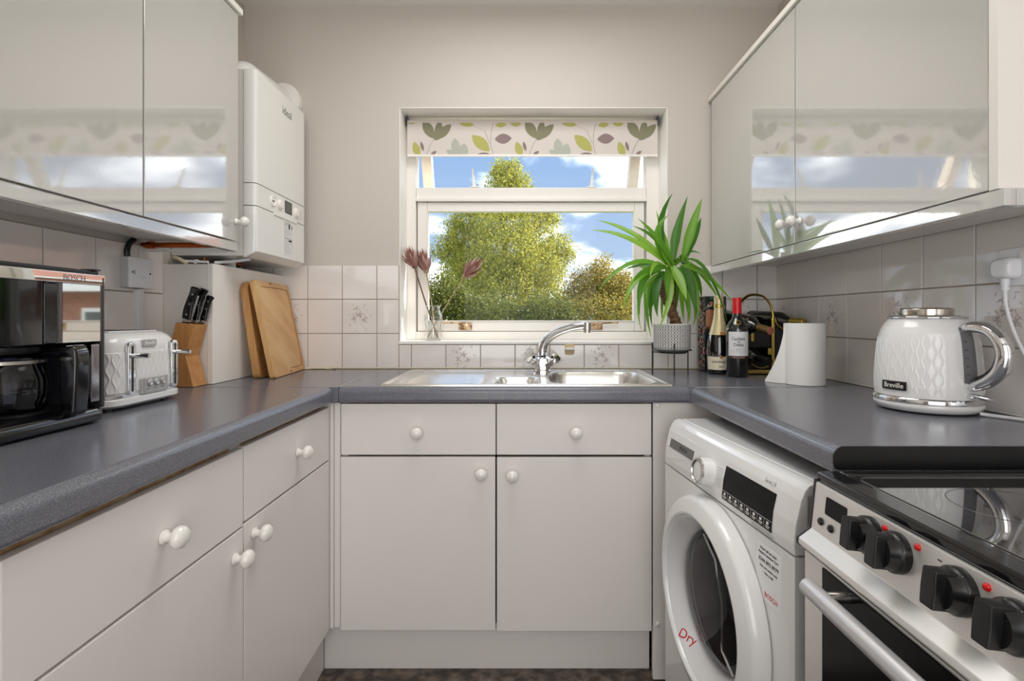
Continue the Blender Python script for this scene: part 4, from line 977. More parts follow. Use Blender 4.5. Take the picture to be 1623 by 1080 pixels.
b = B(ax(c + Vector((.0285*math.cos(rad(-104)), .0285*math.sin(rad(-104)), .199)), (math.cos(rad(-104)), math.sin(rad(-104)), .55))); b.lathe([(.0074, .0012), (0, .0013)], 20); part('emblem_face', b, M_blackm, em)

# wine rack with lying bottles
t = thing('wine_rack', 'black and gold wine rack with an arched handle in the corner', 'wine rack', (.96, -.12, ZW))
b = B(); b.box(.855, 1.070, -.032, -.022, ZW+.012, 1.145, .004); part('back_panel', b, M_leather, t)
b = B(); b.box(.855, 1.070, -.215, -.022, ZW+.006, ZW+.016, .003); part('base_panel', b, M_leather, t)
b = B(); b.box(1.0600, 1.070, -.215, -.033, ZW+.016, 1.10, .003); part('side_panel', b, M_leather, t)
b = B(); b.box(.980, 1.060, -.205, -.199, ZW+.016, 1.125, .002); b.box(.868, .962, -.205, -.199, ZW+.016, .985, .002); b.box(.868, .962, -.205, -.199, 1.035, 1.105, .002); part('front_panel', b, M_leather, t)
b = B(); b.box(.855, 1.070, -.222, -.215, ZW+.003, ZW+.018, .002); part('base_bar', b, M_gold, t)
b = B(); b.box(.962, .974, -.212, -.206, ZW+.018, 1.150, .0015); b.box(.948, .962, -.211, -.207, ZW+.075, ZW+.10, .0015); part('post', b, M_gold, t)
b = B(); b.box(.884, .894, -.214, -.208, 1.06, 1.13, .0015); part('post', b, M_gold, t)
hp = spline([(.886, -.06, 1.125), (.886, -.062, 1.16), (.892, -.08, 1.205), (.915, -.12, 1.240), (.945, -.165, 1.236), (.962, -.195, 1.205), (.968, -.208, 1.165), (.968, -.208, 1.140)], 6)
b = B(); b.tube(hp, .0042, 10, flat=(1, 1.6)); part('handle', b, M_gold, t)
def hoop(cx, cz, r, a0, a1, y=-.218):
    s_ = B(); s_.tube([(cx + r*math.cos(rad(a0+(a1-a0)*k/20)), y, cz + r*math.sin(rad(a0+(a1-a0)*k/20))) for k in range(21)], .0042, 8, flat=(1, .7)); part('hoop', s_, M_gold, t)
hoop(.918, 1.150, .052, 180, 305); hoop(1.020, 1.150, .048, 185, 350); hoop(.920, 1.010, .052, 190, 300)
def lying(label, foot, neck, foil, end):
    foot, neck = Vector(foot), Vector(neck); o = thing('lying_wine_bottle', label, 'bottle', foot, 0, 'bottles lying in the wine rack')
    M = ax(foot, neck-foot); L = (neck-foot).length; k = L/.295
    b = B(M); b.lathe([(0, .003), (.030, 0), (.0355, .004), (.0365, .01), (.0365, .165*k), (.033, .190*k), (.021, .212*k), (.0150, .230*k), (.0140, L), (0, L)], 32); part('glass', b, M_wine, o, smooth=60)
    b = B(M); b.lathe([(.0156, .226*k), (.0150, .245*k), (.0148, L-.004), (.0152, L-.003), (.0152, L+.001)], 28, cap=False); part('foil', b, foil, o, smooth=50)
    b = B(M); b.lathe([(.0152, L+.0005), (.0140, L+.002), (0, L+.002)], 24, cap=False); part('cap_end', b, end, o)
M_brownfoil = P('brown_gold_foil', (134, 110, 66), .35, .6); M_copperend = P('copper_end', (190, 112, 92), .45)
lying('wine bottle lying in the rack, gold foil neck with a copper coloured end', (.842, -.050, 1.150), (.914, -.300, 1.102), M_brownfoil, M_copperend)
lying('wine bottle lying in the rack, at its wall end behind the paper roll', (.945, -.060, 1.145), (1.058, -.262, 1.133), M_gold, M_gold)
lying('wine bottle low in the rack with a plain black neck', (.862, -.050, 1.020), (.908, -.300, .990), M_blackm, M_blackm)
# kitchen paper
kx, ky = .934, -.502; kx = .927
t = thing('paper_towel_roll', 'white kitchen paper roll standing on the worktop by the right wall', 'paper roll', (kx, ky, ZW))
b = B(Matrix.Translation((kx, ky, ZW+.0008))); b.lathe([(.020, .002), (.0600, 0), (.0612, .002), (.0612, .196), (.0600, .1985), (.020, .1965)], 56, cap=False); part('roll', b, M_paper, t, smooth=50)
b = B(Matrix.Translation((kx, ky, ZW+.0008))); b.lathe([(.0205, .001), (.0205, .1975), (.0185, .1975), (.0185, .001)], 28, cap=False); part('cardboard_tube', b, P('cardboard', (170, 142, 108), .9), t)
b = B(); n = 12; A, C_ = [], []
for i in range(n+1):
    s_ = i/n; x = kx - .0612 - .040*s_ + .004*math.sin(PI*s_); y = ky + .004 + .055*s_ - .012*math.sin(PI*s_)
    top = ZW + .1975 - (.012*s_ + .185*s_**.92 * .98)
    A.append((x, y, ZW+.001)); C_.append((x, y, max(top, ZW+.006)))
for s0, s1, e in zip(range(n), range(1, n+1), range(n)):
    b.poly([A[s0], A[s1], C_[s1], C_[s0]])
    q = [(p[0]+.0002, p[1]-.0009, p[2]) for p in (A[s0], A[s1], C_[s1], C_[s0])]; b.poly(q[::-1])
bmesh.ops.remove_doubles(b.bm, verts=b.bm.verts[:], dist=1e-6)
part('loose_sheet', b, M_paper, t, smooth=60, fix=False)

# ---------------------------------------------------------------- kettle
kx, ky = .962, -.966; kz = ZW
t = thing('kettle', 'white textured electric kettle with chrome handle on the right worktop', 'kettle', (kx, ky, kz))
T = Matrix.Translation((kx, ky, kz))
b = B(T); b.lathe([(0, .003), (.090, .003), (.098, .005), (.1045, .013), (.1055, .019), (.103, .024), (0, .024)], 56); part('power_base', b, M_appl, t, smooth=50)
b = B(T); b.lathe([(.100, .024), (.1065, .0245), (.1070, .031), (.1045, .036), (.100, .0365)], 64, cap=False); part('chrome_ring', b, M_chrome, t, smooth=60)
KP = [(.0364, .1030), (.060, .1035), (.100, .1022), (.140, .0992), (.165, .0962), (.182, .0926), (.196, .0870), (.207, .0800), (.2135, .0750), (.2150, .0720)]
def krad(z):
    for (a, ra), (c_, rc) in zip(KP, KP[1:]):
        if z <= c_: return ra + (rc-ra)*(z-a)/(c_-a)
    return KP[-1][1]
nu, nv = 720, 110; b = B(T); V = []
zs = [.0364 + (.2150-.0364)*j/nv for j in range(nv+1)]
for z in zs:
    row = []
    for i in range(nu):
        a = 2*PI*i/nu; p = i/nu*60; h = 0
        k0 = math.floor(p); best = min(abs(p - (k_ + .22*(-1)**k_*math.sin(2*PI*(z-.05)/.040))) for k_ in (k0-1, k0, k0+1, k0+2))
        env = sst(.040, .055, z)*(1-sst(.160, .182, z)); dh = abs(((math.degrees(a) - 278 + 180) % 360) - 180); env *= sst(24, 34, dh)
        h = .0010*(math.exp(-(best/.14)**2) - .2)*env; r = krad(z) + h
        row.append(b.bm.verts.new(T @ Vector((r*math.cos(a), r*math.sin(a), z))))
    V.append(row)
for j in range(nv):
    for i in range(nu): b.bm.faces.new([V[j][i], V[j][(i+1) % nu], V[j+1][(i+1) % nu], V[j+1][i]])
part('body', b, M_appl, t, smooth=85)
b = B(T); b.lathe([(.0735, .2140), (.0765, .2155), (.0770, .2185), (.0740, .2215), (.060, .2235), (0, .2240)], 56, cap=False); part('lid_ring', b, M_chrome, t, smooth=60)
b = B(T); b.lathe([(.050, .2230), (.0520, .2245), (.0525, .236), (.0505, .2395), (.0450, .2405), (0, .2405)], 48, cap=False); part('lid_knob', b, P('warm_steel', (206, 200, 188), .15, 1.0), t, smooth=50)
ha = rad(-80); hd = Vector((math.cos(ha), math.sin(ha), 0)); hs = Vector((-hd.y, hd.x, 0)); c = Vector((kx, ky, kz))
def hp_(r, z, o=0.): return c + hd*r + hs*o + Vector((0, 0, z))
b = B(); n = 12; rgs = []
for i in range(n+1):                                              # curved dark strip with the water gauge behind the handle
    z = .074 + .122*i/n; r = krad(z)+.0012; wa = .014
    rgs.append([(kx + r*math.cos(ha+q*wa/.1), ky + r*math.sin(ha+q*wa/.1), kz+z) for q in (-1.2, -.4, .4, 1.2)])
b.loft(rgs, cap=False, closed=False); gs = part('water_gauge', b, P('gauge_grey', (112, 112, 116), .25), t, smooth=60)
b = B()
for i in range(5):
    z = .092 + .018*i; r = krad(z)+.0016; b.poly([(kx + r*math.cos(ha+q/.1), ky + r*math.sin(ha+q/.1), kz+zz) for q, zz in ((-.012, z), (-.004, z), (-.004, z+.0012), (-.012, z+.0012))])
part('gauge_mark', b, M_blk, gs, smooth=0, fix=False)
sp_ = spline([hp_(.086, .192), hp_(.108, .197), hp_(.138, .192), hp_(.160, .172), hp_(.170, .142), hp_(.162, .108), hp_(.140, .084), hp_(.112, .070), hp_(.100, .068)], 7)
b = B(); m_ = len(sp_); b.tube(sp_, [.0105 + .0045*math.sin(PI*i/(m_-1)) for i in range(m_)], 18, flat=(1.0, 1.1)); part('handle', b, M_chrome, t, smooth=60)
b = B(); b.tube([p + (c + hd*.12 + Vector((0, 0, .13)) - p).normalized()*.006 for p in sp_[28:48]], [.0115]*20, 14); part('handle_grip', b, M_blackm, t, smooth=60)
b = B(); b.tube([hp_(.100, .046), hp_(.116, .047), hp_(.140, .045), hp_(.146, .044)], [.0085, .0065, .0068, .0050], 14, flat=(.8, 1.4)); part('switch_lever', b, M_chrome, t, smooth=60)
ba = rad(-163); R0 = krad(.060)+.0012
b = B(T); b.lathe([(R0, .051), (R0+.0022, .051), (R0+.0022, .071), (R0, .071)], 12, ba-.27, ba+.27, cap=False); bd = part('badge', b, M_blackm, t)
text('lettering', 'Breville', .0165, None, None, None, M_white, t, wrap=((kx, ky, kz+.061), R0+.0024, ba), sx=.92)
b = B(); b.tube(spline([(kx+.045, ky-.092, kz+.006), (kx+.06, ky-.105, kz+.0045), (kx+.085, ky-.150, kz+.0045), (1.075, ky-.25, kz+.0045), (1.076, ky-.34, kz+.0045)], 8), .0038, 10)
part('power_cord', b, M_plast, t)
# socket with plug
t = thing('wall_socket', 'white double wall socket on the right tiled wall', 'socket', (XR, -1.10, 1.26))
b = B(); b.box(XR-.017, XR-.006, -1.172, -1.030, 1.219, 1.303, .004); part('face_plate', b, M_plast, t)
for y in (-1.090, -1.150):
    b = B(); b.box(XR-.0195, XR-.017, y-.008, y+.008, 1.279, 1.295, .001); part('switch_rocker', b, M_white, t)
t = thing('power_plug', 'white three-pin plug with a hanging flex, in the wall socket', 'plug', (XR-.02, -1.06, 1.255))
def prg(x, g): return [(x, y, z) for y, z in rrect(-1.084+g, -1.036-g, 1.235+g, 1.281-g, .012)]
b = B(); b.loft([prg(XR-.0172, 0), prg(XR-.035, 0), prg(XR-.042, .002), prg(XR-.047, .008)]); part('body', b, M_plast, t)
b = B(); b.tube([(XR-.030, -1.060, 1.236), (XR-.030, -1.060, 1.208)], [.0085, .0055], 12)
for z in (1.229, 1.222, 1.215): b.tube([(XR-.030, -1.060, z), (XR-.030, -1.060, z-.003)], .0085, 12)
part('cord_grip', b, M_plast, t)
b = B(); b.tube(spline([(XR-.030, -1.060, 1.209), (XR-.030, -1.064, 1.17), (XR-.026, -1.085, 1.10), (XR-.020, -1.13, 1.02), (XR-.016, -1.20, .95), (XR-.012, -1.28, ZW+.006)], 7), .0038, 10); part('flex', b, M_plast, t)
# ---------------------------------------------------------------- washing machine (slightly turned)
t = thing('washing_machine', 'white front-loading washer dryer under the right worktop', 'washing machine', (.424, -.674, 0), rad(-83.9))
W = lambda nm, b, mat, p=t, sm=38, **k: part(nm, b, mat, p, world=False, smooth=sm, **k)
HW = .853
b = B(); b.box(0, .016, .024, .53, .02, .832); b.box(.584, .600, .024, .53, .02, .832); b.box(.016, .584, .515, .53, .02, .832); b.box(.016, .584, .024, .515, .02, .04); W('cabinet_shell', b, M_appl)
b = B(); b.box(0, .600, .048, .53, .833, HW, .006, 3); W('top_cover', b, M_appl)
b = B(); pf = [(.0, .724), (-.0015, .745), (.002, .780), (.012, .822), (.020, .840), (.028, .849), (.040, HW), (.0475, HW), (.0475, .724)]
b.prism([(y, z) for y, z in pf], 'x', 0.0, .600, .0025); fa = W('control_fascia', b, M_appl)
b = B(); cx, cz, Ro = .300, .485, .215; n = 64; o_, i_ = [], []
x0, x1, z0, z1 = .0, .600, .075, .7205
for k in range(n):
    a = 2*PI*k/n; dx, dz = math.cos(a), math.sin(a)
    tt_ = min(((x1-cx) if dx > 0 else (x0-cx))/dx if abs(dx) > 1e-6 else 9, ((z1-cz) if dz > 0 else (z0-cz))/dz if abs(dz) > 1e-6 else 9)
    o_.append((cx+dx*tt_, cz+dz*tt_)); i_.append((cx+Ro*dx*.93, cz+Ro*dz*.93))
for k_ in ((x0, z0), (x1, z0), (x1, z1), (x0, z1)):
    j = min(range(n), key=lambda q: (o_[q][0]-k_[0])**2+(o_[q][1]-k_[1])**2); o_[j] = k_
b.loft([[(x, .022, z) for x, z in i_], [(x, .0, z) for x, z in i_], [(x, .0, z) for x, z in o_], [(x, .022, z) for x, z in o_]], cap=False)
W('front_panel', b, M_appl)
b = B(); b.box(.003, .597, .012, .03, .004, .073, .003); W('kick_panel', b, M_appl)
DM = ax((cx, 0, cz), (0, -1, 0))
dr = thing('porthole_door', None, None); bpy.data.objects.remove(dr)
b = B(DM); b.lathe([(.222, .001), (.2345, .003), (.2362, .012), (.2352, .026), (.2310, .036), (.2250, .0405), (.1985, .0500), (.1930, .0498), (.1900, .046), (.1885, .040)], 72, cap=False); dr = W('door_ring', b, M_appl, sm=50)
b = B(DM); b.lathe([(.1884, .0400), (.1850, .0405), (.1800, .036), (.1560, .006), (.1520, -.004), (.1500, -.014)], 72, cap=False); W('inner_dish', b, P('dish_white', (222, 222, 222), .25, coat=.3), dr, 50)
b = B(DM); b.lathe([(.1502, -.010), (.1470, .004), (.130, .016), (.10, .023), (.06, .027), (0, .028)], 56, cap=False); W('glass_bowl', b, M_doorglass, dr, 60)
b = B(DM); b.lathe([(.1500, -.014), (.1460, -.030), (.120, -.075), (.085, -.090), (0, -.094)], 48, cap=False); W('drum_seal', b, P('seal_grey', (54, 52, 54), .35), dr, 60)
b = B(DM @ Matrix.Rotation(rad(0), 4, 'Z')); b.lathe([(.138, -.034), (.128, -.056), (.112, -.066), (.096, -.070)], 40, rad(-40), rad(115), cap=False); W('drum_rim', b, M_chrome, dr, 60)
b = B(); b.tube([(cx-.02, -.016, cz+.146), (cx+.045, -.020, cz+.115), (cx+.078, -.021, cz+.03), (cx+.078, -.021, cz-.07), (cx+.118, -.017, cz-.10)], .0028, 8); W('glass_moulding', b, M_greyl, dr)
ct, tt_ = Vector((.845, 0, -.535)), Vector((.535*.024, .030, .845*.024)).normalized(); M3 = FR[t.name].to_3x3()
text('lettering', 'Dry', .032, FR[t.name] @ Vector((cx-.535*.170, -.0250, cz-.845*.170)), M3 @ (tt_ + 1.2*ct), M3 @ (1.2*tt_ - ct), M_red, t)
def fy(z):     # front of the fascia at height z
    for (ya, za), (yb, zb_) in zip(pf, pf[1:]):
        if za <= z <= zb_: return ya + (yb-ya)*(z-za)/(zb_-za)
    return 0
def fbox(x0, x1, z0, z1, th, bev=0):      # thin plate following the leaning fascia
    s_ = B(); zz = sorted({z0, z1} | {q[1] for q in pf if z0 < q[1] < z1}); k_ = [(fy(z)-th, z) for z in zz] + [(fy(z)+.001, z) for z in zz[::-1]]
    s_.prism(k_, 'x', x0, x1); return s_
dw = W('detergent_drawer', fbox(.022, .188, .742, .822, .0008), M_appl, fa, 0)
W('drawer_grip', fbox(.030, .180, .779, .803, .0016), P('grip_grey', (104, 102, 100), .4), fa, 0)
def ftext(body, size, x, z, mat, off=.0018):
    e = Vector((1, 0, 0)); u_ = Vector((0, fy(z+.006)-fy(z-.006), .012)); M3 = FR[t.name].to_3x3()
    text('lettering', body, size, FR[t.name] @ Vector((x, fy(z)-off, z)), M3 @ e, M3 @ u_, mat, t, ext=.0002)
ftext('BOSCH', .015, .118, .791, P('dark_ink', (36, 36, 38), .5))
KMx = ax((.268, fy(.776), .776), (0, -1, .14))
b = B(KMx); b.lathe([(.0335, -.002), (.0330, .020), (.0315, .028)], 40, cap=False); kn = W('programme_knob', b, M_appl, fa, 50)
b = B(KMx); b.lathe([(.0318, .0265), (.0312, .0310), (.0265, .0320), (.0250, .0290)], 40, cap=False); W('knob_ring', b, M_steel, fa, 50)
b = B(KMx); b.lathe([(.0255, .0275), (.0200, .0290), (0, .0295)], 40, cap=False); W('knob_face', b, M_appl, fa, 50)
W('display', fbox(.342, .532, .738, .812, .0014), P('display_black', (12, 12, 14), .18, spec=.15), fa, 0)
b = fbox(.342, .532, .7575, .7585, .0018); W('display_line', b, M_greyl, fa, 0)
b = B()
for k in range(1, 8): q = fbox(.342+.0237*k-.0004, .342+.0237*k+.0004, .739, .757, .0018); me_ = bpy.data.meshes.new('tmp'); q.bm.to_mesh(me_); q.bm.free(); b.bm.from_mesh(me_); bpy.data.meshes.remove(me_)
W('display_line', b, M_greyl, fa, 0)
b = B()
for k in range(8):
    for (dx0, dx1, dz0, dz1) in ((.008, .015, .7495, .7545), (.005, .019, .7455, .7470), (.006, .017, .7420, .7432)):
        q = fbox(.342+.0237*k+dx0, .342+.0237*k+dx1, dz0, dz1, .0018); me_ = bpy.data.meshes.new('tmp'); q.bm.to_mesh(me_); q.bm.free(); b.bm.from_mesh(me_); bpy.data.meshes.remove(me_)
W('display_symbol', b, M_white, fa, 0)
ftext('Serie | 8', .011, .505, .826, M_greyl, .0006)
b = B()
for k in range(8):
    q = fbox(.208, .226, .757+.006*k, .758+.006*k, .0004); r_ = fbox(.306, .330, .757+.006*k, .758+.006*k, .0004)
    for h in (q, r_): me_ = bpy.data.meshes.new('tmp'); h.bm.to_mesh(me_); h.bm.free(); b.bm.from_mesh(me_); bpy.data.meshes.remove(me_)
W('programme_print', b, M_greyl, fa, 0)
M3 = FR[t.name].to_3x3()
def ptext(body, size, x, z, mat, y=-.0004): text('lettering', body, size, FR[t.name] @ Vector((x, y, z)), M3 @ Vector((1, 0, 0)), M3 @ Vector((0, 0, 1)), mat, t, ext=.0002)
ftext('Wash & Dry 8/5 kg', .0095, .500, .7305, M_greyl, .0016)
b = B(); b.box(.478, .562, -.0006, .0005, .595, .703); W('service_sticker', b, P('sticker_white', (240, 240, 240), .4), sm=0)
for s_, z, bd, mt in (('Please call our team', .695, .0066, M_blk), ('Repairs Customer Care', .686, .0066, M_blk), ('0344 892 8979', .672, .0108, M_blk), ('Have your number ready', .660, .0056, M_blk), ('7 days a week', .650, .0056, M_blk)):
    ptext(s_, bd, .520, z, mt, -.0008)
ptext('BOSCH', .013, .528, .609, M_red, -.0008)
b = B(); b.box(.502, .528, -.0006, .0, .398, .400); b.box(.502, .528, -.0006, .0, .366, .368); b.box(.501, .503, -.0006, .0, .366, .400); b.box(.527, .529, -.0006, .0, .366, .400); b.box(.514, .516, -.0006, .0, .366, .400); W('booklet_symbol', b, M_grey, sm=0)

# ---------------------------------------------------------------- cooker
OY1, OY0, OX1 = -1.346, -1.946, 1.078
t = thing('cooker', 'stainless steel electric cooker with black ceramic hob, in front of the washing machine', 'cooker', (.75, -1.64, 0))
b = B(); b.box(.500, OX1, OY1-.012, OY1-.004, .02, .872); b.box(.500, OX1, OY0+.004, OY0+.012, .02, .872); b.box(OX1-.01, OX1, OY0+.012, OY1-.012, .02, .872); b.box(.500, OX1-.01, OY0+.012, OY1-.012, .02, .04); b.box(.500, .510, OY0+.012, OY1-.012, .04, .872); part('body', b, P('cooker_side', (166, 164, 162), .4, .3), t)
b = B(); b.box(.500, OX1, OY0+.004, OY1-.004, .872, .884); b.box(.482, .518, OY0, OY1, .884, .9005, .005, 3); b.box(OX1-.03, OX1, OY0, OY1, .884, .9005, .004); b.box(.518, OX1-.03, OY1-.022, OY1, .884, .9005, .004, 3); b.box(.518, OX1-.03, OY0, OY0+.022, .884, .9005, .004); part('hob_frame', b, M_black, t)
b = B(); b.prism(rrect(.516, OX1-.028, OY0+.020, OY1-.020, .012), 'z', .885, .8975); part('hob_glass', b, P('ceramic_glass', (12, 12, 14), .035, coat=1.0, ior=2.0), t)
b = B(); e = rrect(.526, OX1-.04, OY0+.03, OY1-.030, .022); b.tube([(x, y, .8978) for x, y in e] + [(e[0][0], e[0][1], .8978)], .0011, 6); part('hob_edge_line', b, P('dull_steel_line', (120, 118, 114), .3, 1.0), t)
for x, y, r in ((.66, -1.50, .072), (.93, -1.50, .09), (.66, -1.79, .09), (.93, -1.79, .072)):
    b = B(); b.tube([(x + r*math.cos(2*PI*k/48), y + r*math.sin(2*PI*k/48), .8974) for k in range(49)], .0006, 5); part('cooking_zone', b, P('zone_print', (74, 74, 78), .3), t)
pn = [(.4795, .884), (.4715, .8085), (.4510, .7935), (.4500, .7845), (.4550, .7800), (.4990, .7800), (.4990, .884)]
b = B(); b.prism(pn, 'y', OY0+.004, OY1-.004, .0018); cp = part('control_panel', b, M_cook, t)
b = B(); q = [(.4778, .888), (.4698, .8093), (.4492, .7943), (.4484, .7838), (.4545, .7785), (.500, .7785), (.500, .888)]; b.prism(q, 'y', OY1-.0038, OY1-.0018, .0005); part('end_trim', b, M_dark, t)
px = lambda z: .4715 + (.4795-.4715)*(z-.8085)/(.884-.8085)
NP = Vector((-1, 0, .106)).normalized()
def pbox(y0, y1, z0, z1, th, mat, nm, par=cp, r=.003):
    M = ax((px((z0+z1)/2), (y0+y1)/2, (z0+z1)/2), NP, (0, -1, 0)); s_ = B(M); w_, h_ = abs(y1-y0)/2, (z1-z0)/2
    s_.prism(rrect(-w_, w_, -h_, h_, r), 'z', -.001, th, 0); return part(nm, s_, mat, par)
pbox(-1.434, -1.383, .8435, .8705, .0009, M_blk, 'clock_display')
for y, z in ((-1.376, .8285), (-1.402, .8275)):
    b = B(ax((px(z), y, z), NP)); b.lathe([(.0062, -.001), (.0060, .0025), (.0040, .0045), (0, .005)], 18); part('timer_button', b, M_black, cp)
b = B(); KZ = .853
for y in (-1.376, -1.402):
    pass
for y in (-1.486, -1.537, -1.629, -1.694, -1.79, -1.85):
    M = ax((px(KZ), y, KZ), NP, (0, -1, 0))
    b = B(M); b.lathe([(.0255, 0), (.0255, .008), (.0240, .0105), (.0215, .013), (.0200, .024), (0, .024)], 40); kb = part('control_knob', b, M_blackm, cp, smooth=40)
    b = B(M); b.prism([(-.0095, -.0205), (.0095, -.0205), (.0105, 0), (.0095, .0215), (-.0095, .0215), (-.0105, 0)], 'z', .010, .036, .0022, 2); part('knob_grip', b, M_blackm, kb)
for y in (-1.486, -1.537, -1.629, -1.694, -1.79, -1.85):
    M = ax((px(KZ), y, KZ), NP, (0, -1, 0)); s_ = B(M)
    for q in range(7):
        a = rad(20 + 50*q*.8); c_ = (.0232*math.cos(a), .0232*math.sin(a)); s_.box(c_[0]-.0012, c_[0]+.0012, c_[1]-.0012, c_[1]+.0012, .0090, .0102)
    part('knob_scale', s_, M_greyl, cp, smooth=0)
for y in (-1.512, -1.568, -1.660, -1.72):
    z = .8735; b = B(ax((px(z), y, z), NP)); b.lathe([(.0044, -.001), (.0042, .0018), (.0028, .0034), (0, .004)], 18); part('indicator_lamp', b, M_lampred, cp)
b = B()
for y in (-1.490, -1.528, -1.535, -1.600, -1.690, -1.70):
    z = .8725; b.M = ax((px(z), y, z), NP, (0, -1, 0)); b.box(-.003, .003, -.0007, .0007, -.0005, .0003)
b.M = Matrix(); part('panel_print', b, M_blk, cp, smooth=0)
# oven door
b = B(); b.box(.458, .498, OY0+.008, OY1-.008, .30, .776, .004); od = part('oven_door', b, M_cook, t)
b = B(); b.box(.4555, .4585, OY0+.055, OY1-.062, .33, .772, .001); part('door_glass', b, P('oven_glass', (8, 8, 9), .16, spec=.18), od)
b = B(); b.tube([(.4140, OY0+.09, .7615), (.4140, OY1-.098, .7615), (.4140, OY1-.0955, .7615)], [.0125, .0125, .010], 22); part('door_handle', b, P('satin_silver', (214, 214, 216), .38, .75), od)
for y in (OY1-.125, OY0+.13):
    b = B(); b.tube([(.4160, y, .7600), (.4570, y, .7600)], .0075, 14); part('handle_bracket', b, M_steel, od)
b = B(); b.box(.462, .498, OY0+.008, OY1-.008, .05, .292, .004); part('storage_drawer', b, M_steel, t)
# flat panel added out of view to go with the overhead fill lamp
t = thing('fill_light_panel', 'flat white panel added out of view on the ceiling above the fill lamp', 'fill light panel', (0, -0.85, ZC))
b = B(); b.box(-.43, .43, -1.28, -.42, ZC-.026, ZC-.001, .004); part('housing', b, M_white, t)
# ---------------------------------------------------------------- garden outside (seen from an upper floor)
GZ_ = -2.6
b = B(); b.box(-40, 40, .6, 60, GZ_-.2, GZ_); struct('ground', b, M_grass, smooth=0)
def leaf_mesh(pts, mat, name, parent, seed, l0, l1, hang=.6):
    R = random.Random(seed); vs, fs = [], []
    for p in pts:
        a = R.uniform(0, 2*PI); e = R.uniform(-1.2, .5) - hang*.5; l = R.uniform(l0, l1); w_ = l*R.uniform(.30, .42)
        d = Vector((math.cos(a)*math.cos(e), math.sin(a)*math.cos(e), math.sin(e))); s_ = d.cross(Vector((R.uniform(-1, 1), R.uniform(-1, 1), R.uniform(-1, 1)))).normalized()
        i = len(vs); vs += [p, p + d*l*.5 + s_*w_, p + d*l, p + d*l*.5 - s_*w_]; fs.append((i, i+1, i+2, i+3))
    me = bpy.data.meshes.new(name); me.from_pydata([tuple(v) for v in vs], [], fs); me.materials.append(mat)
    me.transform(FR[parent.name].inverted()); o = bpy.data.objects.new(name, me); COL.objects.link(o); o.parent = parent; o['kind'] = 'stuff'; return o
def tree(name, label, cat, foot, trunk, blobs, n, mat, seed, l0, l1, twig=0., group=None, hang=.6, limb=.02, shell=.5):
    """blobs: (centre, radii, weight); twigs hang below a share of the sample points"""
    R = random.Random(seed); foot = Vector(foot); t = thing(name, label, cat, foot, 0, group)
    b = B(); b.tube(spline([foot] + [Vector(p) for p, r in trunk], 5), [trunk[0][1]*1.3 + (trunk[-1][1]-trunk[0][1]*1.3)*i/(5*len(trunk)) for i in range(5*len(trunk)+1)], 10); part('trunk', b, M_bark, t)
    pts = []; tot = sum(q[2] for q in blobs); br = B(); top = [Vector(p) for p, r in trunk]
    for c, r, wgt in blobs:
        c = Vector(c); m_ = int(n*wgt/tot); near = min(top, key=lambda p: (p-c).length + (2 if p.z > c.z else 0))
        br.tube(spline([near, (near+c)/2 + Vector((0, 0, .12)), c], 4), [limb*1.6 - limb*1.2*i/8 for i in range(9)], 6)
        k = 0
        while k < m_:
            v = Vector((R.gauss(0, 1), R.gauss(0, 1), R.gauss(0, 1))).normalized()*(shell + (1-shell)*R.random()**.6) if R.random() < .75 else Vector((R.uniform(-1, 1), R.uniform(-1, 1), R.uniform(-1, 1)))*.7
            p = c + Vector((v.x*r[0], v.y*r[1], v.z*r[2])); q = R.randint(5, 11)
            if twig and R.random() < .6:           # a hanging twig strung with leaves
                L = R.uniform(.3, 1)*twig; dx, dy = R.uniform(-.25, .25), R.uniform(-.25, .25)
                br.tube([p, p + Vector((dx*L*.5, dy*L*.5, -L*.4)), p + Vector((dx*L*.7, dy*L*.7, -L))], .004, 3, cap=False) if R.random() < .05 else None
                for j in range(q): s_ = j/q; pts.append(p + Vector((dx*L*s_, dy*L*s_, -L*s_)) + Vector((R.gauss(0, .025), R.gauss(0, .025), R.gauss(0, .025))))
            else:
                for j in range(q): pts.append(p + Vector((R.gauss(0, .08), R.gauss(0, .08), R.gauss(0, .07))))
            k += q
    part('branches', br, M_bark, t, fix=False)
    leaf_mesh(pts, mat, 'foliage', t, seed+1, l0, l1, hang)
    return t
def blobs_at(Y, lst):
    out = []
    for u, v, ru, rv, wgt, dy in lst:
        c = at(u, v, Y+dy); k = (Y+dy+D)/F; out.append((c, (ru*k, max(ru, rv)*k*.9, rv*k), wgt))
    return out
Y = 10.0
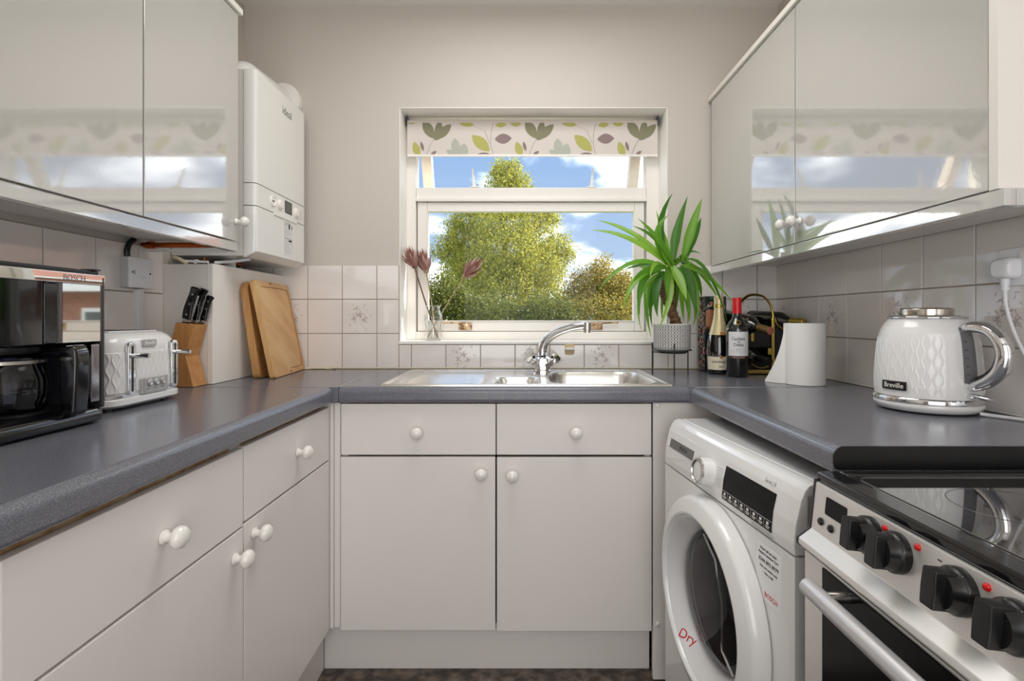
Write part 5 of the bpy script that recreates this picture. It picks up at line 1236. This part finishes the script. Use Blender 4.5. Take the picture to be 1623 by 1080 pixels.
tree('birch_tree', 'tall birch with drooping yellow-green leaves outside, at the centre of the window', 'tree', at(800, 900, Y), [(at(800, 520, Y), .11), (at(803, 430, Y), .085), (at(797, 350, Y), .055), (at(802, 275, Y), .025)],
    blobs_at(Y, [(690, 395, 10, 8, .35, 0), (700, 378, 12, 10, .5, 0), (902, 402, 12, 9, .6, 0), (894, 372, 12, 12, .5, 0), (874, 338, 14, 10, .7, 0), (716, 352, 10, 10, .5, 0), (793, 256, 8, 12, .35, 0), (818, 258, 8, 8, .25, 0), (803, 268, 26, 16, 3, 0), (786, 280, 14, 14, 1.2, .1), (822, 284, 20, 14, 1.6, 0), (805, 298, 42, 20, 5, 0), (775, 322, 46, 22, 6, .2), (838, 322, 46, 20, 5, -.2), (738, 345, 26, 20, 3, 0), (862, 348, 26, 16, 2.4, 0), (800, 352, 56, 28, 10, -.5),
     (742, 378, 38, 30, 8, .1), (722, 400, 26, 22, 4, 0), (852, 378, 40, 26, 6, -.3), (884, 395, 26, 15, 3.2, 0), (805, 392, 62, 36, 13, -.7), (760, 424, 50, 34, 10, -.3), (845, 424, 50, 34, 9, -.5), (880, 420, 20, 22, 2.0, 0), (716, 432, 22, 24, 2.6, .2),
     (800, 450, 66, 36, 13, -.7), (740, 466, 48, 34, 9, -.2), (856, 462, 44, 34, 8, -.3), (800, 492, 90, 26, 9, -.4)]),
    100000, M_birch, 31, .028, .054, .42, hang=.8)
Y = 8.2
tree('garden_bush_tree', 'rounded golden-brown bushy tree outside, at the right side of the window', 'tree', at(955, 900, Y), [(at(955, 520, Y), .07), (at(955, 460, Y), .05)],
    blobs_at(Y, [(958, 414, 6, 12, .25, 0), (935, 430, 6, 10, .22, 0), (902, 462, 8, 12, .3, 0), (950, 428, 16, 18, 1.5, 0), (955, 452, 42, 28, 7, 0), (925, 468, 32, 28, 5, 0), (985, 464, 38, 28, 6, 0), (950, 492, 66, 30, 11, -.2), (905, 486, 26, 24, 3, .2), (1010, 488, 30, 40, 5, .1), (915, 440, 10, 12, .6, 0), (990, 438, 14, 12, .8, 0)]),
    48000, M_bush, 51, .022, .044, .0, hang=.2, shell=.35)
Y = 7.4
for i, (u, v, ru, rv, lab) in enumerate(((700, 474, 42, 40, 'dark green garden shrub outside behind the glass vase'), (775, 500, 56, 34, 'low dark green shrub outside, below the birch crown'), (868, 498, 46, 32, 'low green shrub outside between the birch and the golden bush'))):
    tree('garden_shrub', lab, 'shrub', at(u, 900, Y), [(at(u, 530, Y), .05), (at(u, 500, Y), .03)], blobs_at(Y, [(u, v, ru, rv, 3, 0), (u-ru*.5, v+14, ru*.6, rv*.7, 1.5, .1), (u+ru*.5, v+10, ru*.6, rv*.75, 1.5, -.1)]), 16000, M_hedge, 70+i*5, .026, .048, 0, 'shrubs below the birch', hang=.2, shell=.4)
# neighbouring brick house, outside to the right (mirrored in the coffee machine)
m = MATS['house_brick']; nt_ = m.node_tree; bk = N(nt_, 'ShaderNodeTexBrick', i={'Scale': 4.5, 'Mortar Size': .018}); bk.inputs['Color1'].default_value = lin((176, 116, 94)); bk.inputs['Color2'].default_value = lin((150, 98, 80)); bk.inputs['Mortar'].default_value = lin((190, 170, 150))
cc = N(nt_, 'ShaderNodeTexCoord'); mm_ = N(nt_, 'ShaderNodeMapping'); mm_.inputs['Rotation'].default_value = (rad(90), 0, 0); nt_.links.new(cc.outputs['Object'], mm_.inputs['Vector']); nt_.links.new(mm_.outputs[0], bk.inputs['Vector']); nt_.links.new(bk.outputs[0], nt_.nodes['Principled BSDF'].inputs['Base Color'])
hs = thing('brick_house', 'neighbouring red brick house outside, seen only mirrored in the coffee machine', 'house', (11, 13, GZ_))
part('wall', B().box(6.2, 16, 11, 17, GZ_, 2.0), M_brick, hs, smooth=0)
b = B(); b.prism([(10.4, 1.95), (17.6, 1.95), (14, 3.7)], 'x', 5.8, 16.4); part('roof', b, M_rooft, hs, smooth=0)
part('fascia_board', B().box(5.8, 16.4, 10.35, 10.45, 1.8, 2.05), M_white, hs, smooth=0)
for x in (7.2, 9.0, 10.6):
    for z in (-1.2, .8):
        f = part('window', B().box(x-.45, x+.45, 10.93, 11.0, z-.6, z+.6), M_white, hs, smooth=0); part('pane', B().box(x-.36, x+.36, 10.92, 10.93, z-.5, z+.5), M_lcd, f, smooth=0)
